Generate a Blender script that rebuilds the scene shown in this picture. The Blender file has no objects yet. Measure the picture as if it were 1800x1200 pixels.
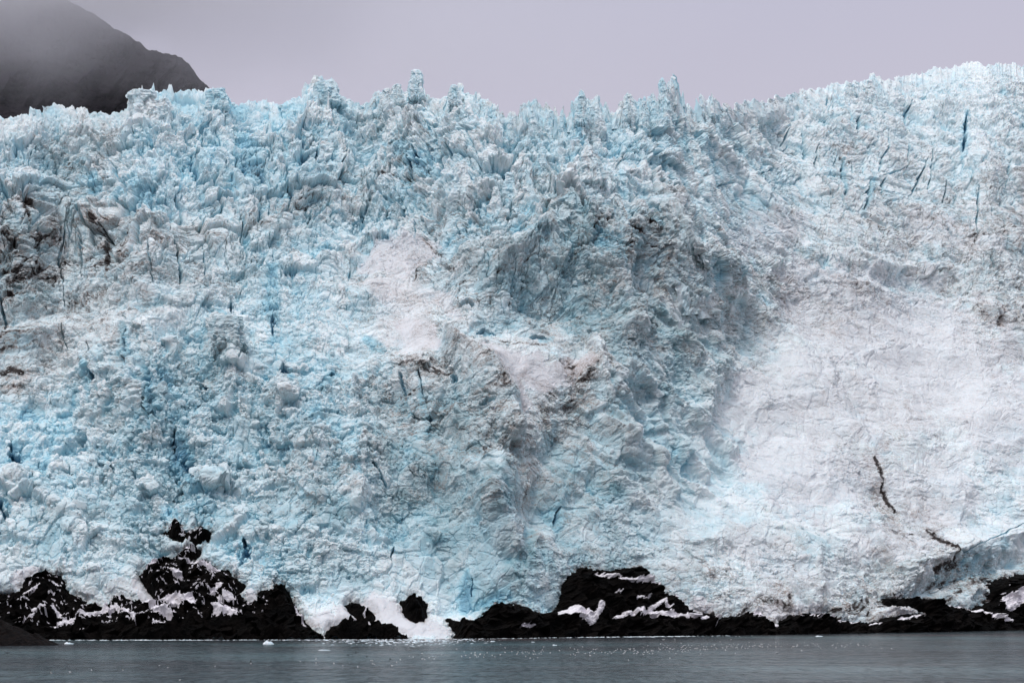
import bpy, math, random
import numpy as np
from mathutils import Vector

# ------------------------------------------------------------------ camera, sky, sun
C = bpy.context.scene
F = 2400.0; CAMZ = 15.0; PITCH = math.atan(465.0 / F)
cp, sp = math.cos(PITCH), math.sin(PITCH)
cam = bpy.data.cameras.new('camera'); camo = bpy.data.objects.new('camera', cam)
C.collection.objects.link(camo); C.camera = camo
cam.sensor_width = 36; cam.lens = F / 1800 * 36; cam.clip_start = 1; cam.clip_end = 60000
camo.location = (0, 0, CAMZ); camo.rotation_euler = (math.pi / 2 + PITCH, 0, 0)

SUN_EL, SUN_AZ = math.radians(52), math.radians(205)      # azimuth clockwise from +Y
w = bpy.data.worlds.new('World'); C.world = w; w.use_nodes = True
nt = w.node_tree; nt.nodes.clear()
N = nt.nodes.new; LK = nt.links.new
out = N('ShaderNodeOutputWorld'); bg = N('ShaderNodeBackground')
sky = N('ShaderNodeTexSky'); sky.sky_type = 'NISHITA'; sky.sun_disc = False
sky.sun_elevation = SUN_EL; sky.sun_rotation = SUN_AZ; sky.dust_density = 4; sky.air_density = 1
tc = N('ShaderNodeTexCoord'); sx = N('ShaderNodeSeparateXYZ'); LK(tc.outputs['Generated'], sx.inputs[0])
ramp = N('ShaderNodeValToRGB'); LK(sx.outputs['Z'], ramp.inputs[0])
e = ramp.color_ramp.elements                              # overcast: zenith brighter than horizon
e[0].position = 0.0; e[0].color = (6.3, 6.0, 6.8, 1)
e[1].position = 0.36; e[1].color = (5.8, 5.6, 6.7, 1)
for p, c in ((0.16, (6.2, 5.9, 6.75, 1)), (0.49, (5.4, 5.4, 6.75, 1)), (0.66, (8.6, 8.9, 9.9, 1)), (1.0, (11.0, 11.3, 12.2, 1))):
    x = e.new(p); x.color = c
mx = N('ShaderNodeMix'); mx.data_type = 'RGBA'; mx.inputs[0].default_value = 0.93
LK(sky.outputs[0], mx.inputs[6]); LK(ramp.outputs[0], mx.inputs[7])
cn = N('ShaderNodeTexNoise'); cn.inputs['Scale'].default_value = 2.2; cn.inputs['Detail'].default_value = 4
LK(tc.outputs['Generated'], cn.inputs['Vector'])
mr = N('ShaderNodeMapRange'); mr.inputs['To Min'].default_value = 0.93; mr.inputs['To Max'].default_value = 1.07
LK(cn.outputs[0], mr.inputs[0])
vm = N('ShaderNodeVectorMath'); vm.operation = 'SCALE'; LK(mx.outputs[2], vm.inputs[0]); LK(mr.outputs[0], vm.inputs['Scale'])
LK(vm.outputs[0], bg.inputs[0]); bg.inputs[1].default_value = 0.1
LK(bg.outputs[0], out.inputs[0])

sl = bpy.data.lights.new('sun', 'SUN'); sl.energy = 1.5; sl.angle = math.radians(18); sl.color = (1.0, 0.97, 0.94)
so = bpy.data.objects.new('sun', sl); C.collection.objects.link(so)
sd = Vector((math.sin(SUN_AZ) * math.cos(SUN_EL), math.cos(SUN_AZ) * math.cos(SUN_EL), math.sin(SUN_EL)))
so.rotation_euler = (-sd).to_track_quat('-Z', 'Y').to_euler()
C.view_settings.view_transform = 'Standard'; C.view_settings.look = 'None'
C.view_settings.exposure = 0.0; C.view_settings.gamma = 1
C.cycles.max_bounces = 16; C.cycles.diffuse_bounces = 8; C.cycles.volume_bounces = 14; C.cycles.use_denoising = True

Q = 1.0          # mesh density of the glacier sheet

# ------------------------------------------------------------------ numpy helpers
f4 = np.float32
def hsh(i, j, s):
    with np.errstate(over='ignore'):
        h = i.astype(np.uint32) * np.uint32(374761393) + j.astype(np.uint32) * np.uint32(668265263) + np.uint32((s * 2246822519) & 0xffffffff)
        h = (h ^ (h >> np.uint32(13))) * np.uint32(1274126177)
        h ^= h >> np.uint32(16)
        h = h * np.uint32(2654435761); h ^= h >> np.uint32(15)
    return h
def rnd(i, j, s): return hsh(i, j, s).astype(f4) * f4(1 / 4294967296.0)
def gn(x, y, s=0):
    xf = np.floor(x); yf = np.floor(y); i = xf.astype(np.int32); j = yf.astype(np.int32)
    fx = (x - xf).astype(f4); fy = (y - yf).astype(f4)
    u = fx * fx * fx * (fx * (fx * 6 - 15) + 10); v = fy * fy * fy * (fy * (fy * 6 - 15) + 10)
    def g(di, dj):
        a = rnd(i + di, j + dj, s) * f4(2 * math.pi)
        return np.cos(a) * (fx - di) + np.sin(a) * (fy - dj)
    n0 = g(0, 0); n0 += u * (g(1, 0) - n0); n1 = g(0, 1); n1 += u * (g(1, 1) - n1)
    return (n0 + v * (n1 - n0)) * f4(1.5)
def fbm(x, y, s=0, o=4, gain=0.5):
    r = 0; a = 1.0; t = 0
    for k in range(o):
        r = r + gn(x * 2 ** k + 17.3 * k, y * 2 ** k - 9.1 * k, s + k) * f4(a); t += a; a *= gain
    return r / f4(t)
def ridged(x, y, s=0, o=4, gain=0.5):
    r = 0; a = 1.0; t = 0; wgt = 1
    for k in range(o):
        n = 1 - np.abs(gn(x * 2 ** k + 7.3 * k, y * 2 ** k + 5.1 * k, s + k)) * 1.6
        n = np.clip(n, 0, 1) ** 2 * wgt; wgt = np.clip(n * 1.8, 0, 1)
        r = r + n * f4(a); t += a; a *= gain
    return r / f4(t)
def voro(x, y, s=0, jit=0.9):
    xf = np.floor(x); yf = np.floor(y); i = xf.astype(np.int32); j = yf.astype(np.int32)
    fx = (x - xf).astype(f4); fy = (y - yf).astype(f4)
    F1 = np.full(fx.shape, 9, f4); F2 = F1.copy(); DX = np.zeros_like(F1); DY = np.zeros_like(F1)
    ID = np.zeros(fx.shape, np.uint32)
    for a in (-1, 0, 1):
        for b in (-1, 0, 1):
            dx = a + 0.5 + (rnd(i + a, j + b, s) - 0.5) * f4(jit) - fx
            dy = b + 0.5 + (rnd(i + a, j + b, s + 77) - 0.5) * f4(jit) - fy
            d = dx * dx + dy * dy
            m = d < F1
            F2 = np.where(m, F1, np.minimum(F2, d)); F1 = np.where(m, d, F1)
            DX = np.where(m, dx, DX); DY = np.where(m, dy, DY)
            ID = np.where(m, hsh(i + a, j + b, s + 5), ID)
    F1 = np.sqrt(F1); F2 = np.sqrt(F2)
    def r(k):
        return rnd(ID.astype(np.int32), np.full(1, k, np.int32), 3)
    return F1, F2, DX, DY, r
def facet(x, y, s, tilt=0.8, jit=0.9):
    F1, F2, DX, DY, r = voro(x, y, s, jit)
    return (r(1) - 0.5) + tilt * (r(2) - 0.5) * DX * 2 + tilt * (r(3) - 0.5) * DY * 2, F2 - F1, r(4), F1
def h3(i, j, k, s): return hsh(i + k * 7919, j ^ (k * 104729), s)
def r3(i, j, k, s): return h3(i, j, k, s).astype(f4) * f4(1 / 4294967296.0)
def gn3(x, y, z, s=0):
    xf, yf, zf = np.floor(x), np.floor(y), np.floor(z); i, j, k = (q.astype(np.int32) for q in (xf, yf, zf))
    fx, fy, fz = ((q - g).astype(f4) for q, g in ((x, xf), (y, yf), (z, zf)))
    u, v, w_ = (q * q * (3 - 2 * q) for q in (fx, fy, fz))
    def g(a, b, c):
        h = h3(i + a, j + b, k + c, s); p = (h & np.uint32(1023)).astype(f4) / 511.5 - 1; q = ((h >> np.uint32(10)) & np.uint32(1023)).astype(f4) / 511.5 - 1; r = ((h >> np.uint32(20)) & np.uint32(1023)).astype(f4) / 511.5 - 1
        return p * (fx - a) + q * (fy - b) + r * (fz - c)
    def lx(b, c):
        n = g(0, b, c); return n + u * (g(1, b, c) - n)
    def ly(c):
        n = lx(0, c); return n + v * (lx(1, c) - n)
    n = ly(0); return (n + w_ * (ly(1) - n)) * f4(1.3)
def fb3(p, sc, s, o=3, gain=0.55):
    r = 0; a = 1.0; t = 0
    for q in range(o):
        f = 2 ** q / sc; r = r + gn3(p[0] * f + 11 * q, p[1] * f, p[2] * f - 7 * q, s + q) * f4(a); t += a; a *= gain
    return r / f4(t)
def facet3(p, sc, s, tilt=1.2, jit=0.75, sz=1.0):
    x, y, z = p[0] / sc, p[1] / sc, p[2] / (sc * sz)
    xf, yf, zf = np.floor(x - 0.5), np.floor(y - 0.5), np.floor(z - 0.5); i, j, k = (q.astype(np.int32) for q in (xf, yf, zf))
    F1 = np.full(x.shape, 9, f4); F2 = F1.copy(); D1 = np.zeros_like(F1); ID = np.zeros(x.shape, np.uint32)
    for a in (0, 1):
        for b in (0, 1):
            for c in (0, 1):
                h = h3(i + a, j + b, k + c, s); q1 = (h & np.uint32(1023)).astype(f4) / 1023 - 0.5; q2 = ((h >> np.uint32(10)) & np.uint32(1023)).astype(f4) / 1023 - 0.5; q3 = ((h >> np.uint32(20)) & np.uint32(1023)).astype(f4) / 1023 - 0.5
                dx = (xf + a + 0.5 - x).astype(f4) + q1 * jit; dy = (yf + b + 0.5 - y).astype(f4) + q2 * jit; dz = (zf + c + 0.5 - z).astype(f4) + q3 * jit
                d = dx * dx + dy * dy + dz * dz; m = d < F1
                F2 = np.where(m, F1, np.minimum(F2, d)); F1 = np.where(m, d, F1)
                D1 = np.where(m, dx * (q2 * 2) + dz * (q3 * 3 + 0.3) + dy * (q1 * 2), D1); ID = np.where(m, h, ID)
    F1 = np.sqrt(F1); F2 = np.sqrt(F2); r = ((ID * np.uint32(2654435761)) >> np.uint32(8)).astype(f4) / 16777216.0
    return (r - 0.5) + tilt * D1, F2 - F1, r, F1
def sstep(a, b, x):
    t = np.clip((x - a) / (b - a), 0, 1); return t * t * (3 - 2 * t)
def blur1(a, r, ax):
    r = int(r)
    if r < 1: return a
    a = np.moveaxis(a, ax, 0)
    for _ in range(2):
        p = np.concatenate([np.repeat(a[:1], r, 0), a, np.repeat(a[-1:], r, 0)], 0)
        c = np.cumsum(p.astype(np.float64), 0); c = np.concatenate([np.zeros_like(c[:1]), c], 0)
        a = ((c[2 * r + 1:] - c[:-2 * r - 1]) / (2 * r + 1)).astype(a.dtype)
    return np.moveaxis(a, 0, ax)
def blur(a, rx, ry=None): return blur1(blur1(a, rx, 0), rx if ry is None else ry, 1)

def tan_of(px, py):
    dy = F * cp - (600 - py) * sp; dz = F * sp + (600 - py) * cp
    return (px - 900) / dy, dz / dy
def at(px, py, Y):
    tx, tz = tan_of(px, py); return Vector((tx * Y, Y, CAMZ + tz * Y))

def mesh_from(name, V, Fa, mats=(), parent=None, attrs=None, smooth=False):
    me = bpy.data.meshes.new(name)
    V = np.ascontiguousarray(V, np.float32); Fa = np.ascontiguousarray(Fa, np.int32)
    me.vertices.add(len(V)); me.vertices.foreach_set('co', V.ravel())
    n = Fa.shape[1]
    me.loops.add(Fa.size); me.loops.foreach_set('vertex_index', Fa.ravel())
    me.polygons.add(len(Fa)); me.polygons.foreach_set('loop_start', np.arange(0, Fa.size, n, dtype=np.int32))
    me.update(calc_edges=True)
    me.polygons.foreach_set('use_smooth', np.full(len(Fa), smooth))
    for k, v in (attrs or {}).items():
        a = me.attributes.new(k, 'FLOAT', 'POINT'); a.data.foreach_set('value', np.ascontiguousarray(v, np.float32).ravel())
    for m in mats: me.materials.append(m)
    o = bpy.data.objects.new(name, me); C.collection.objects.link(o)
    if parent: o.parent = parent
    return o
def grid_faces(nr, nc, keep=None):
    idx = np.arange(nr * nc, dtype=np.int32).reshape(nr, nc)
    q = np.stack([idx[:-1, :-1], idx[:-1, 1:], idx[1:, 1:], idx[1:, :-1]], -1)
    if keep is not None: q = q[keep]
    return q.reshape(-1, 4)
def compact(V, Fa, attrs=None):
    u, inv = np.unique(Fa, return_inverse=True)
    return V[u], inv.reshape(Fa.shape).astype(np.int32), {k: v[u] for k, v in (attrs or {}).items()}
def tag(o, label=None, cat=None, group=None, kind=None):
    for k, v in (('label', label), ('category', cat), ('group', group), ('kind', kind)):
        if v: o[k] = v
    return o

# ------------------------------------------------------------------ materials
def newmat(name):
    m = bpy.data.materials.new(name); m.use_nodes = True; t = m.node_tree
    return m, t, t.nodes['Principled BSDF']
def mixc(t, fac, a, b, blend='MIX'):
    n = t.nodes.new('ShaderNodeMix'); n.data_type = 'RGBA'; n.blend_type = blend
    for s, v in ((0, fac), (6, a), (7, b)):
        if isinstance(v, bpy.types.NodeSocket): t.links.new(v, n.inputs[s])
        elif s == 0: n.inputs[0].default_value = v
        else: n.inputs[s].default_value = (*v, 1)
    return n.outputs[2]
def mth(t, op, a, b=0.0, clamp=False):
    n = t.nodes.new('ShaderNodeMath'); n.operation = op; n.use_clamp = clamp
    for s, v in ((0, a), (1, b)):
        if isinstance(v, bpy.types.NodeSocket): t.links.new(v, n.inputs[s])
        else: n.inputs[s].default_value = v
    return n.outputs[0]
def noise(t, scale, detail=5, rough=0.6, stretch=None, rot=None):
    tcn = t.nodes.new('ShaderNodeTexCoord'); n = t.nodes.new('ShaderNodeTexNoise')
    n.inputs['Scale'].default_value = scale; n.inputs['Detail'].default_value = detail; n.inputs['Roughness'].default_value = rough
    src = tcn.outputs['Object']
    if stretch or rot:
        mp = t.nodes.new('ShaderNodeMapping'); mp.inputs['Scale'].default_value = stretch or (1, 1, 1)
        if rot: mp.inputs['Rotation'].default_value = rot
        t.links.new(src, mp.inputs[0]); src = mp.outputs[0]
    t.links.new(src, n.inputs['Vector'])
    return n.outputs[0]
def rng(t, v, a, b, c=0.0, d=1.0):
    n = t.nodes.new('ShaderNodeMapRange'); t.links.new(v, n.inputs[0])
    for k, x in ((1, a), (2, b), (3, c), (4, d)): n.inputs[k].default_value = x
    return n.outputs[0]
def attr(t, name):
    n = t.nodes.new('ShaderNodeAttribute'); n.attribute_name = name; return n.outputs['Fac']
def bump(t, h, dist, strength=1.0):
    n = t.nodes.new('ShaderNodeBump'); n.inputs['Distance'].default_value = dist; n.inputs['Strength'].default_value = strength
    t.links.new(h, n.inputs['Height']); return n.outputs[0]

ICE, t, b = newmat('glacier_ice')
bl = attr(t, 'blue'); di = attr(t, 'dirt'); sn = attr(t, 'snow'); ba = attr(t, 'bare_shade')  # dirt also holds painted rock-edge shading; the last holds painted steep-face shade
blv = mth(t, 'ADD', bl, mth(t, 'MULTIPLY', mth(t, 'SUBTRACT', noise(t, 0.05, 6, 0.65), 0.5), 0.9))
c1 = mixc(t, mth(t, 'MULTIPLY', blv, 1.0, True), (0.80, 0.87, 0.89), (0.44, 0.70, 0.79))
c1 = mixc(t, mth(t, 'MULTIPLY', ba, rng(t, noise(t, 0.09, 6, 0.7), 0.35, 0.6, 0.35, 1.0)), c1, mixc(t, mth(t, 'MULTIPLY', blv, 1.0, True), (0.29, 0.455, 0.50), (0.21, 0.44, 0.53)))  # darker ice tone stands in for shade on steep faces
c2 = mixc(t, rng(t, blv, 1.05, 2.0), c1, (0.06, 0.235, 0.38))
c3 = mixc(t, mth(t, 'MULTIPLY', sn, 0.85, True), c2, (0.67, 0.665, 0.695))
grit = rng(t, noise(t, 0.22, 8, 0.75, (1, 1, 2.2)), 0.36, 0.66)
spk = rng(t, noise(t, 0.9, 5, 0.8, (1, 1, 1.5)), 0.50, 0.58)
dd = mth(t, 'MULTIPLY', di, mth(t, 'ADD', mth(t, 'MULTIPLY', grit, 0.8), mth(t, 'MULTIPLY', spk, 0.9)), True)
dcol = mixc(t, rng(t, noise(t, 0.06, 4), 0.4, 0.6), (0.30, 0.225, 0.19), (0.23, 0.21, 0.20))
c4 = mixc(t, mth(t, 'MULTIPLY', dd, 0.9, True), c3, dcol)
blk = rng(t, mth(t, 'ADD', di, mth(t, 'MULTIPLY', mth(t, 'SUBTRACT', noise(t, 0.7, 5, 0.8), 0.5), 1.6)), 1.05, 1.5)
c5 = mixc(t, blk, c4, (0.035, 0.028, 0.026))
t.links.new(c5, b.inputs['Base Color'])
b.inputs['Roughness'].default_value = 0.62; b.inputs['Specular IOR Level'].default_value = 0.25
b.inputs['Subsurface Weight'].default_value = 0.5; b.inputs['Subsurface Radius'].default_value = (0.7, 0.9, 1.0); b.inputs['Subsurface Scale'].default_value = 1.0
t.links.new(bump(t, noise(t, 1.0, 7, 0.75), 0.6, 0.6), b.inputs['Normal'])

ROCK, t, b = newmat('wet_black_rock')
rc = mixc(t, rng(t, noise(t, 0.12, 7, 0.7), 0.4, 0.7), (0.0015, 0.0015, 0.0016), (0.008, 0.006, 0.0052))
t.links.new(rc, b.inputs['Base Color']); b.inputs['Roughness'].default_value = 0.7; b.inputs['Specular IOR Level'].default_value = 0.06
t.links.new(bump(t, noise(t, 0.4, 8, 0.7), 1.5, 1.0), b.inputs['Normal'])

SNOW, t, b = newmat('old_snow')
sc = mixc(t, rng(t, noise(t, 0.3, 6, 0.7), 0.5, 0.75), (0.84, 0.82, 0.86), (0.60, 0.55, 0.54))
t.links.new(sc, b.inputs['Base Color']); b.inputs['Roughness'].default_value = 0.7
t.links.new(bump(t, noise(t, 0.6, 6, 0.7), 0.5, 0.6), b.inputs['Normal'])

MOUNT, t, b = newmat('mountain_rock')
mc = mixc(t, rng(t, noise(t, 0.012, 8, 0.7, (1, 1, 0.5)), 0.38, 0.62), (0.010, 0.009, 0.012), (0.027, 0.024, 0.030))
t.links.new(mc, b.inputs['Base Color']); b.inputs['Roughness'].default_value = 0.95; b.inputs['Specular IOR Level'].default_value = 0.05
t.links.new(bump(t, noise(t, 0.03, 9, 0.7), 12, 1.0), b.inputs['Normal'])

WATER, t, b = newmat('grey_sea_water')
big = noise(t, 0.006, 5, 0.6, (0.6, 1.4, 1)); silt = rng(t, big, 0.45, 0.60)
wc = mixc(t, silt, (0.038, 0.044, 0.050), (0.055, 0.085, 0.092))
wc = mixc(t, rng(t, noise(t, 0.007, 4, 0.6, (0.4, 1.5, 1), (0, 0, 0.05)), 0.56, 0.66), wc, (0.095, 0.080, 0.082))
dash = rng(t, noise(t, 0.42, 5, 0.75, (1.0, 0.30, 1)), 0.42, 0.56)
wc = mixc(t, 1.0, wc, mixc(t, dash, (0.32, 0.34, 0.36), (1.4, 1.4, 1.38)), 'MULTIPLY')  # ripple shading painted into the colour: dark and pale wave faces as dashes
t.links.new(rng(t, dash, 0, 1, 0.08, 0.36), b.inputs['Specular IOR Level'])
t.links.new(wc, b.inputs['Base Color']); b.inputs['IOR'].default_value = 1.33
b.inputs['Roughness'].default_value = 0.2
wv = mth(t, 'ADD', noise(t, 0.30, 6, 0.7, (1.0, 0.35, 1)), mth(t, 'MULTIPLY', noise(t, 0.05, 4, 0.6, (0.8, 1.0, 1)), 2.0))
calm = rng(t, big, 0.42, 0.62, 1.0, 0.35)
bn = t.nodes.new('ShaderNodeBump'); bn.inputs['Distance'].default_value = 5.0
t.links.new(wv, bn.inputs['Height']); t.links.new(calm, bn.inputs['Strength']); t.links.new(bn.outputs[0], b.inputs['Normal'])

def plain(name, col, rough=0.7):
    m, t, b = newmat(name)
    t.links.new(mixc(t, rng(t, noise(t, 6.0, 3), 0.4, 0.6), tuple(c * 0.8 for c in col), col), b.inputs['Base Color'])
    b.inputs['Roughness'].default_value = rough; return m
BW = plain('white_feathers', (0.85, 0.85, 0.86)); BG = plain('grey_feathers', (0.30, 0.31, 0.33)); BK = plain('dark_feathers', (0.03, 0.03, 0.035)); BY = plain('yellow_beak', (0.6, 0.4, 0.08))

# ------------------------------------------------------------------ what the slope is like and where shade is painted, cell by cell (75 px of the view each, 24 x 13, top row first)
TONE = """665565665665555566677777
644666666566666666667777
545666655565656677766665
345555567766535467777776
355556778874334456676666
456667777875433344777887
566565666658774446888988
776465666434654458878998
776556565333334568888887
676555555322333568888777
665456545433344567888887
566556545653333567777665
777777778883355677777544"""
BLUE = """333356564333454433332222
433577655555555664333322
436655655655545545433332
223334466554445454322222
223334653234454344233322
322455654135543333112111
224664665431113432111001
666876565443234431111001
766675665443234442121112
655575555444444442222123
554567555544444442222123
345326544555443332222255
111111131127621111122244"""
DIRT = """334221134433443233332222
365222333443422333334433
464222455433543323344445
957543322233446732334455
855543224444345554223344
564322223543444544553235
843233224464464333232223
113233324665564222234432
113222333445553211135221
223222333334542211114311
222212222222432222223521
222211111211132343324466
000000000001111145466444"""
RUFF = """556655566666666665555555
655666666666666665433344
545655555666666542222222
433222466545566653222222
433334543334455555454444
333555554124445555222234
346777665452235554222112
667988776554455542222112
777888776544444433222222
777787666433333322223333
666766665433333322333322
556535655443333444444444
111111132224422333344444"""
def gridmap(txt): return np.array([[int(c) for c in l] for l in txt.split()], f4)
def samp(G, px, py):                                   # smooth lookup
    x = np.clip((px - 37.5) / 75, 0, 22.999); y = np.clip((py - 187.5) / 75, 0, 11.999)
    i = x.astype(np.int32); j = y.astype(np.int32); fx = x - i; fy = y - j
    fx = fx * fx * (3 - 2 * fx); fy = fy * fy * (3 - 2 * fy)
    return ((G[j, i] * (1 - fx) + G[j, i + 1] * fx) * (1 - fy) + (G[j + 1, i] * (1 - fx) + G[j + 1, i + 1] * fx) * fy).astype(f4)

SKY = [(-300,215),(-150,205),(0,195),(30,198),(50,195),(52,183),(75,186),(98,178),(120,190),(135,186),(145,183),(170,188),(190,193),(200,187),(215,186),(222,180),(232,155),(245,148),(270,153),(288,151),(300,158),(320,167),(345,168),(360,172),(363,160),(380,158),(398,158),(405,170),(420,176),(440,168),(460,167),(485,172),(510,165),(530,165),(537,145),(560,137),(580,138),(590,150),(600,165),(625,175),(650,172),(655,158),(668,145),(680,150),(700,152),(722,155),(727,138),(735,131),(750,140),(752,160),(775,172),(785,163),(800,163),(802,150),(812,150),(820,160),(845,175),(865,187),(880,192),(890,205),(895,195),(902,200),(912,200),(915,182),(930,182),(938,170),(945,182),(958,182),(965,176),(972,185),(982,190),(986,180),(990,185),(992,205),(1000,190),(1010,178),(1022,155),(1030,165),(1035,175),(1045,165),(1055,170),(1065,190),(1072,205),(1080,200),(1090,180),(1100,165),(1105,155),(1110,175),(1120,170),(1130,178),(1140,160),(1150,165),(1160,165),(1170,150),(1180,130),(1190,140),(1195,175),(1205,182),(1215,190),(1230,190),(1235,162),(1240,170),(1250,165),(1262,182),(1280,185),(1295,175),(1310,175),(1325,168),(1335,175),(1360,165),(1380,165),(1400,158),(1430,155),(1460,148),(1470,142),(1490,140),(1505,142),(1520,138),(1532,127),(1545,135),(1570,138),(1590,135),(1610,128),(1650,124),(1690,116),(1710,112),(1740,118),(1770,114),(1790,112),(1800,115),(1950,100),(2100,92)]
SHORE = [(-300,1123),(-150,1122),(0,1122),(575,1121),(800,1120),(1000,1117),(1200,1115),(1500,1111),(1800,1105),(1950,1101),(2100,1098)]

XL, XR = -300, 2090      # how far the sheet runs beyond the view
NU = int(2000 * Q); NR = int(1250 * Q); NB = int(50 * Q); NV = NR + NB
up = np.linspace(XL, XR, NU).astype(f4)
sk = np.interp(up, *zip(*SKY)).astype(f4); sh = np.interp(up, *zip(*SHORE)).astype(f4)
def b1(a, r): return blur1(a[:, None], r, 0)[:, 0]
pxu = NU / float(XR - XL)                                     # columns per px
z0_ = np.zeros(NU, f4)
sk = sk - (ridged(up / 15, z0_, 901, 3, 0.6) - 0.45) * np.interp(up, [-150, 600, 880, 960, 1260, 1330, 1500, 1950], [5, 6, 9, 17, 17, 10, 9, 8]).astype(f4)
sks = b1(sk, int(14 * pxu)) + 3; jag = sks - sk
Y0 = b1(CAMZ * F / (sh - 1065) * 1.0, int(60 * pxu)).astype(f4)
base = sh + 20
tt = np.linspace(0, 1, NR).astype(f4)[:, None]
PX = np.broadcast_to(up[None, :], (NR, NU)).copy()
PY = base[None, :] + (sks - base)[None, :] * tt - jag[None, :] * sstep(0.93, 1.0, tt) * 0.9
# organic warp of the lookups
wx = fbm(PX / 130, PY / 130, 11, 4) * 42; wy = fbm(PX / 130 + 40, PY / 130, 21, 4) * 42
LX, LY = PX + wx, PY + wy
T = samp(gridmap(TONE), LX, LY); B = samp(gridmap(BLUE), LX, LY) / 9; D = samp(gridmap(DIRT), LX, LY) / 9; R = samp(gridmap(RUFF), LX, LY) / 9
S = np.clip(sstep(470, 330, PY), 0, 1) * (1 - 0.7 * sstep(1080, 1360, PX)) + 0.35 * sstep(600, 450, PY) * sstep(500, 300, PX) + 0.15 * sstep(1000, 300, PY)
S = np.clip(S, 0.05, 1).astype(f4)
alpha = np.radians(79 - T * 4.9)
alpha = blur(alpha, 6 * Q, 10 * Q)
ta = np.tan(np.clip(alpha, 0.6, 1.45))
tx, tz = tan_of(PX, PY)
dt = np.diff(tz, axis=0); den = np.maximum(ta[1:] - tz[1:], 0.28)
lY = np.concatenate([np.zeros((1, NU)), np.cumsum(dt / den, 0)], 0) + np.log(Y0)[None, :]
lY = blur1(lY.astype(f4), 9 * Q, 1)
Yb = np.exp(lY).astype(f4)
Xb = tx * Yb; Zb = CAMZ + tz * Yb
# the ice beyond the crest, falling away behind it
kb = np.arange(1, NB + 1, dtype=f4)[:, None] / Q
bx = Xb[-1] * (1 + kb * 0.006); by = Yb[-1][None, :] + kb * 7.0; bz = b1(Zb[-1], 30)[None, :] - 6 - kb * 0.8 - (b1(Zb[-1], 30) - 6 - Zb[-1])[None, :] * np.clip(1 - kb * Q / 4, 0, 1)
Xb = np.concatenate([Xb, bx], 0); Yb = np.concatenate([Yb, by], 0); Zb = np.concatenate([Zb, bz], 0)
def ext(a): return np.concatenate([a, np.repeat(a[-1:], NB, 0)], 0)
T, B, D, R, S, PX, PY = map(ext, (T, B, D, R, S, PX, PY))
P = np.stack([Xb, Yb, Zb], -1).astype(f4)
Ps = np.stack([blur(P[..., k], 28 * Q) for k in range(3)], -1)
nr = np.cross(np.gradient(Ps, axis=1), np.gradient(Ps, axis=0)); nr /= np.linalg.norm(nr, axis=-1, keepdims=True) + 1e-9
nr[nr[..., 1] > 0] *= -1 if False else 1
if nr[NR // 2, NU // 2, 1] > 0: nr = -nr
a = P[..., 0]; s = np.concatenate([np.zeros((1, NU)), np.cumsum(np.sqrt(np.diff(P[..., 1], axis=0) ** 2 + np.diff(P[..., 2], axis=0) ** 2), 0)], 0).astype(f4)
s = blur1(s, 40 * Q, 1)
dsc = (Yb / 1000).astype(f4)                            # things get larger in metres with distance only mildly
# ---- relief in metres
w1 = fbm(a / 40, s / 40, 31, 4); w2 = fbm(a / 40 + 9, s / 40 + 3, 41, 4)
aw = a + w1 * 14; sw = s + w2 * 14
w3 = fbm(a / 7, s / 7, 51, 3); w4 = fbm(a / 7 + 5, s / 7, 61, 3)
aw2 = aw + w3 * 1.8; sw2 = sw + w4 * 1.8
h = fbm(a / 150, s / 120, 5, 3) * 16 + (ridged(aw / 75, sw / 95, 71, 3) - 0.4) * 10 * (0.25 + R)
fA, eA, rA, _ = facet((aw + w3 * .5) / 24, (sw + w4 * .5) / 38, 101, 1.0)
fB, eB, rB, _ = facet((aw + w3 * .4) / 11, (sw + w4 * .4) / 18, 111, 1.3)
fC, eC, rC, f1C = facet((aw + w3 * .5) / 8.5, (sw + w4 * .5) / 7.5, 121, 1.6)
fA = fA * (0.25 + 0.75 * sstep(0.0, 0.10, eA)); fB = fB * (0.25 + 0.75 * sstep(0.0, 0.12, eB)); fC = fC * (0.35 + 0.65 * sstep(0.0, 0.12, eC))
h += S * (fA * 7.0 + fB * 3.5) * (0.4 + R)
crk = S * (sstep(0.10, 0.0, eA) * 7 + sstep(0.12, 0.0, eB) * 3.0)
h -= crk
RR = R ** 1.3
h += RR * (fC * 2.6 + (0.5 - f1C) * 2.8) - RR * sstep(0.1, 0, eC) * 0.6
# upright blades in the upper icefall, and strands of ice dragged down to the right of the bulge
h += sstep(340, 230, PY) * (0.25 + 0.75 * sstep(1400, 1200, PX)) * (ridged(aw / 10, sw / 58, 142, 3, 0.5) - 0.45) * 4.5
dm_ = sstep(960, 1060, PX) * sstep(1330, 1230, PX) * sstep(580, 660, PY) * sstep(930, 860, PY)
h += dm_ * (ridged((aw * 0.62 + sw * 0.78) / 15, (aw * 0.78 - sw * 0.62) / 70, 143, 3, 0.5) - 0.4) * 5.5
h -= np.exp(-(fbm(aw / 48, sw2 / 9, 281, 4, 0.6) / 0.03) ** 2) * 1.1 * sstep(650, 450, PY) + np.exp(-(fbm(aw2 / 13, sw / 45, 291, 4, 0.6) / 0.028) ** 2) * 2.2 * sstep(620, 450, PY)
h += fbm(aw / 45, sw2 / 2.4 + w1 * 2, 155, 4, 0.6) * 1.1 * np.clip(sstep(620, 380, PY) + 0.25, 0, 1)
# smooth right-hand snow slope: gentle streaks down the slope
Sm = (1 - sstep(0.2, 0.5, R))
h += Sm * (fbm((aw + sw * 0.5) / 9, (sw - aw * 0.5) / 26, 161, 4, 0.6) * 1.2)

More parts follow.
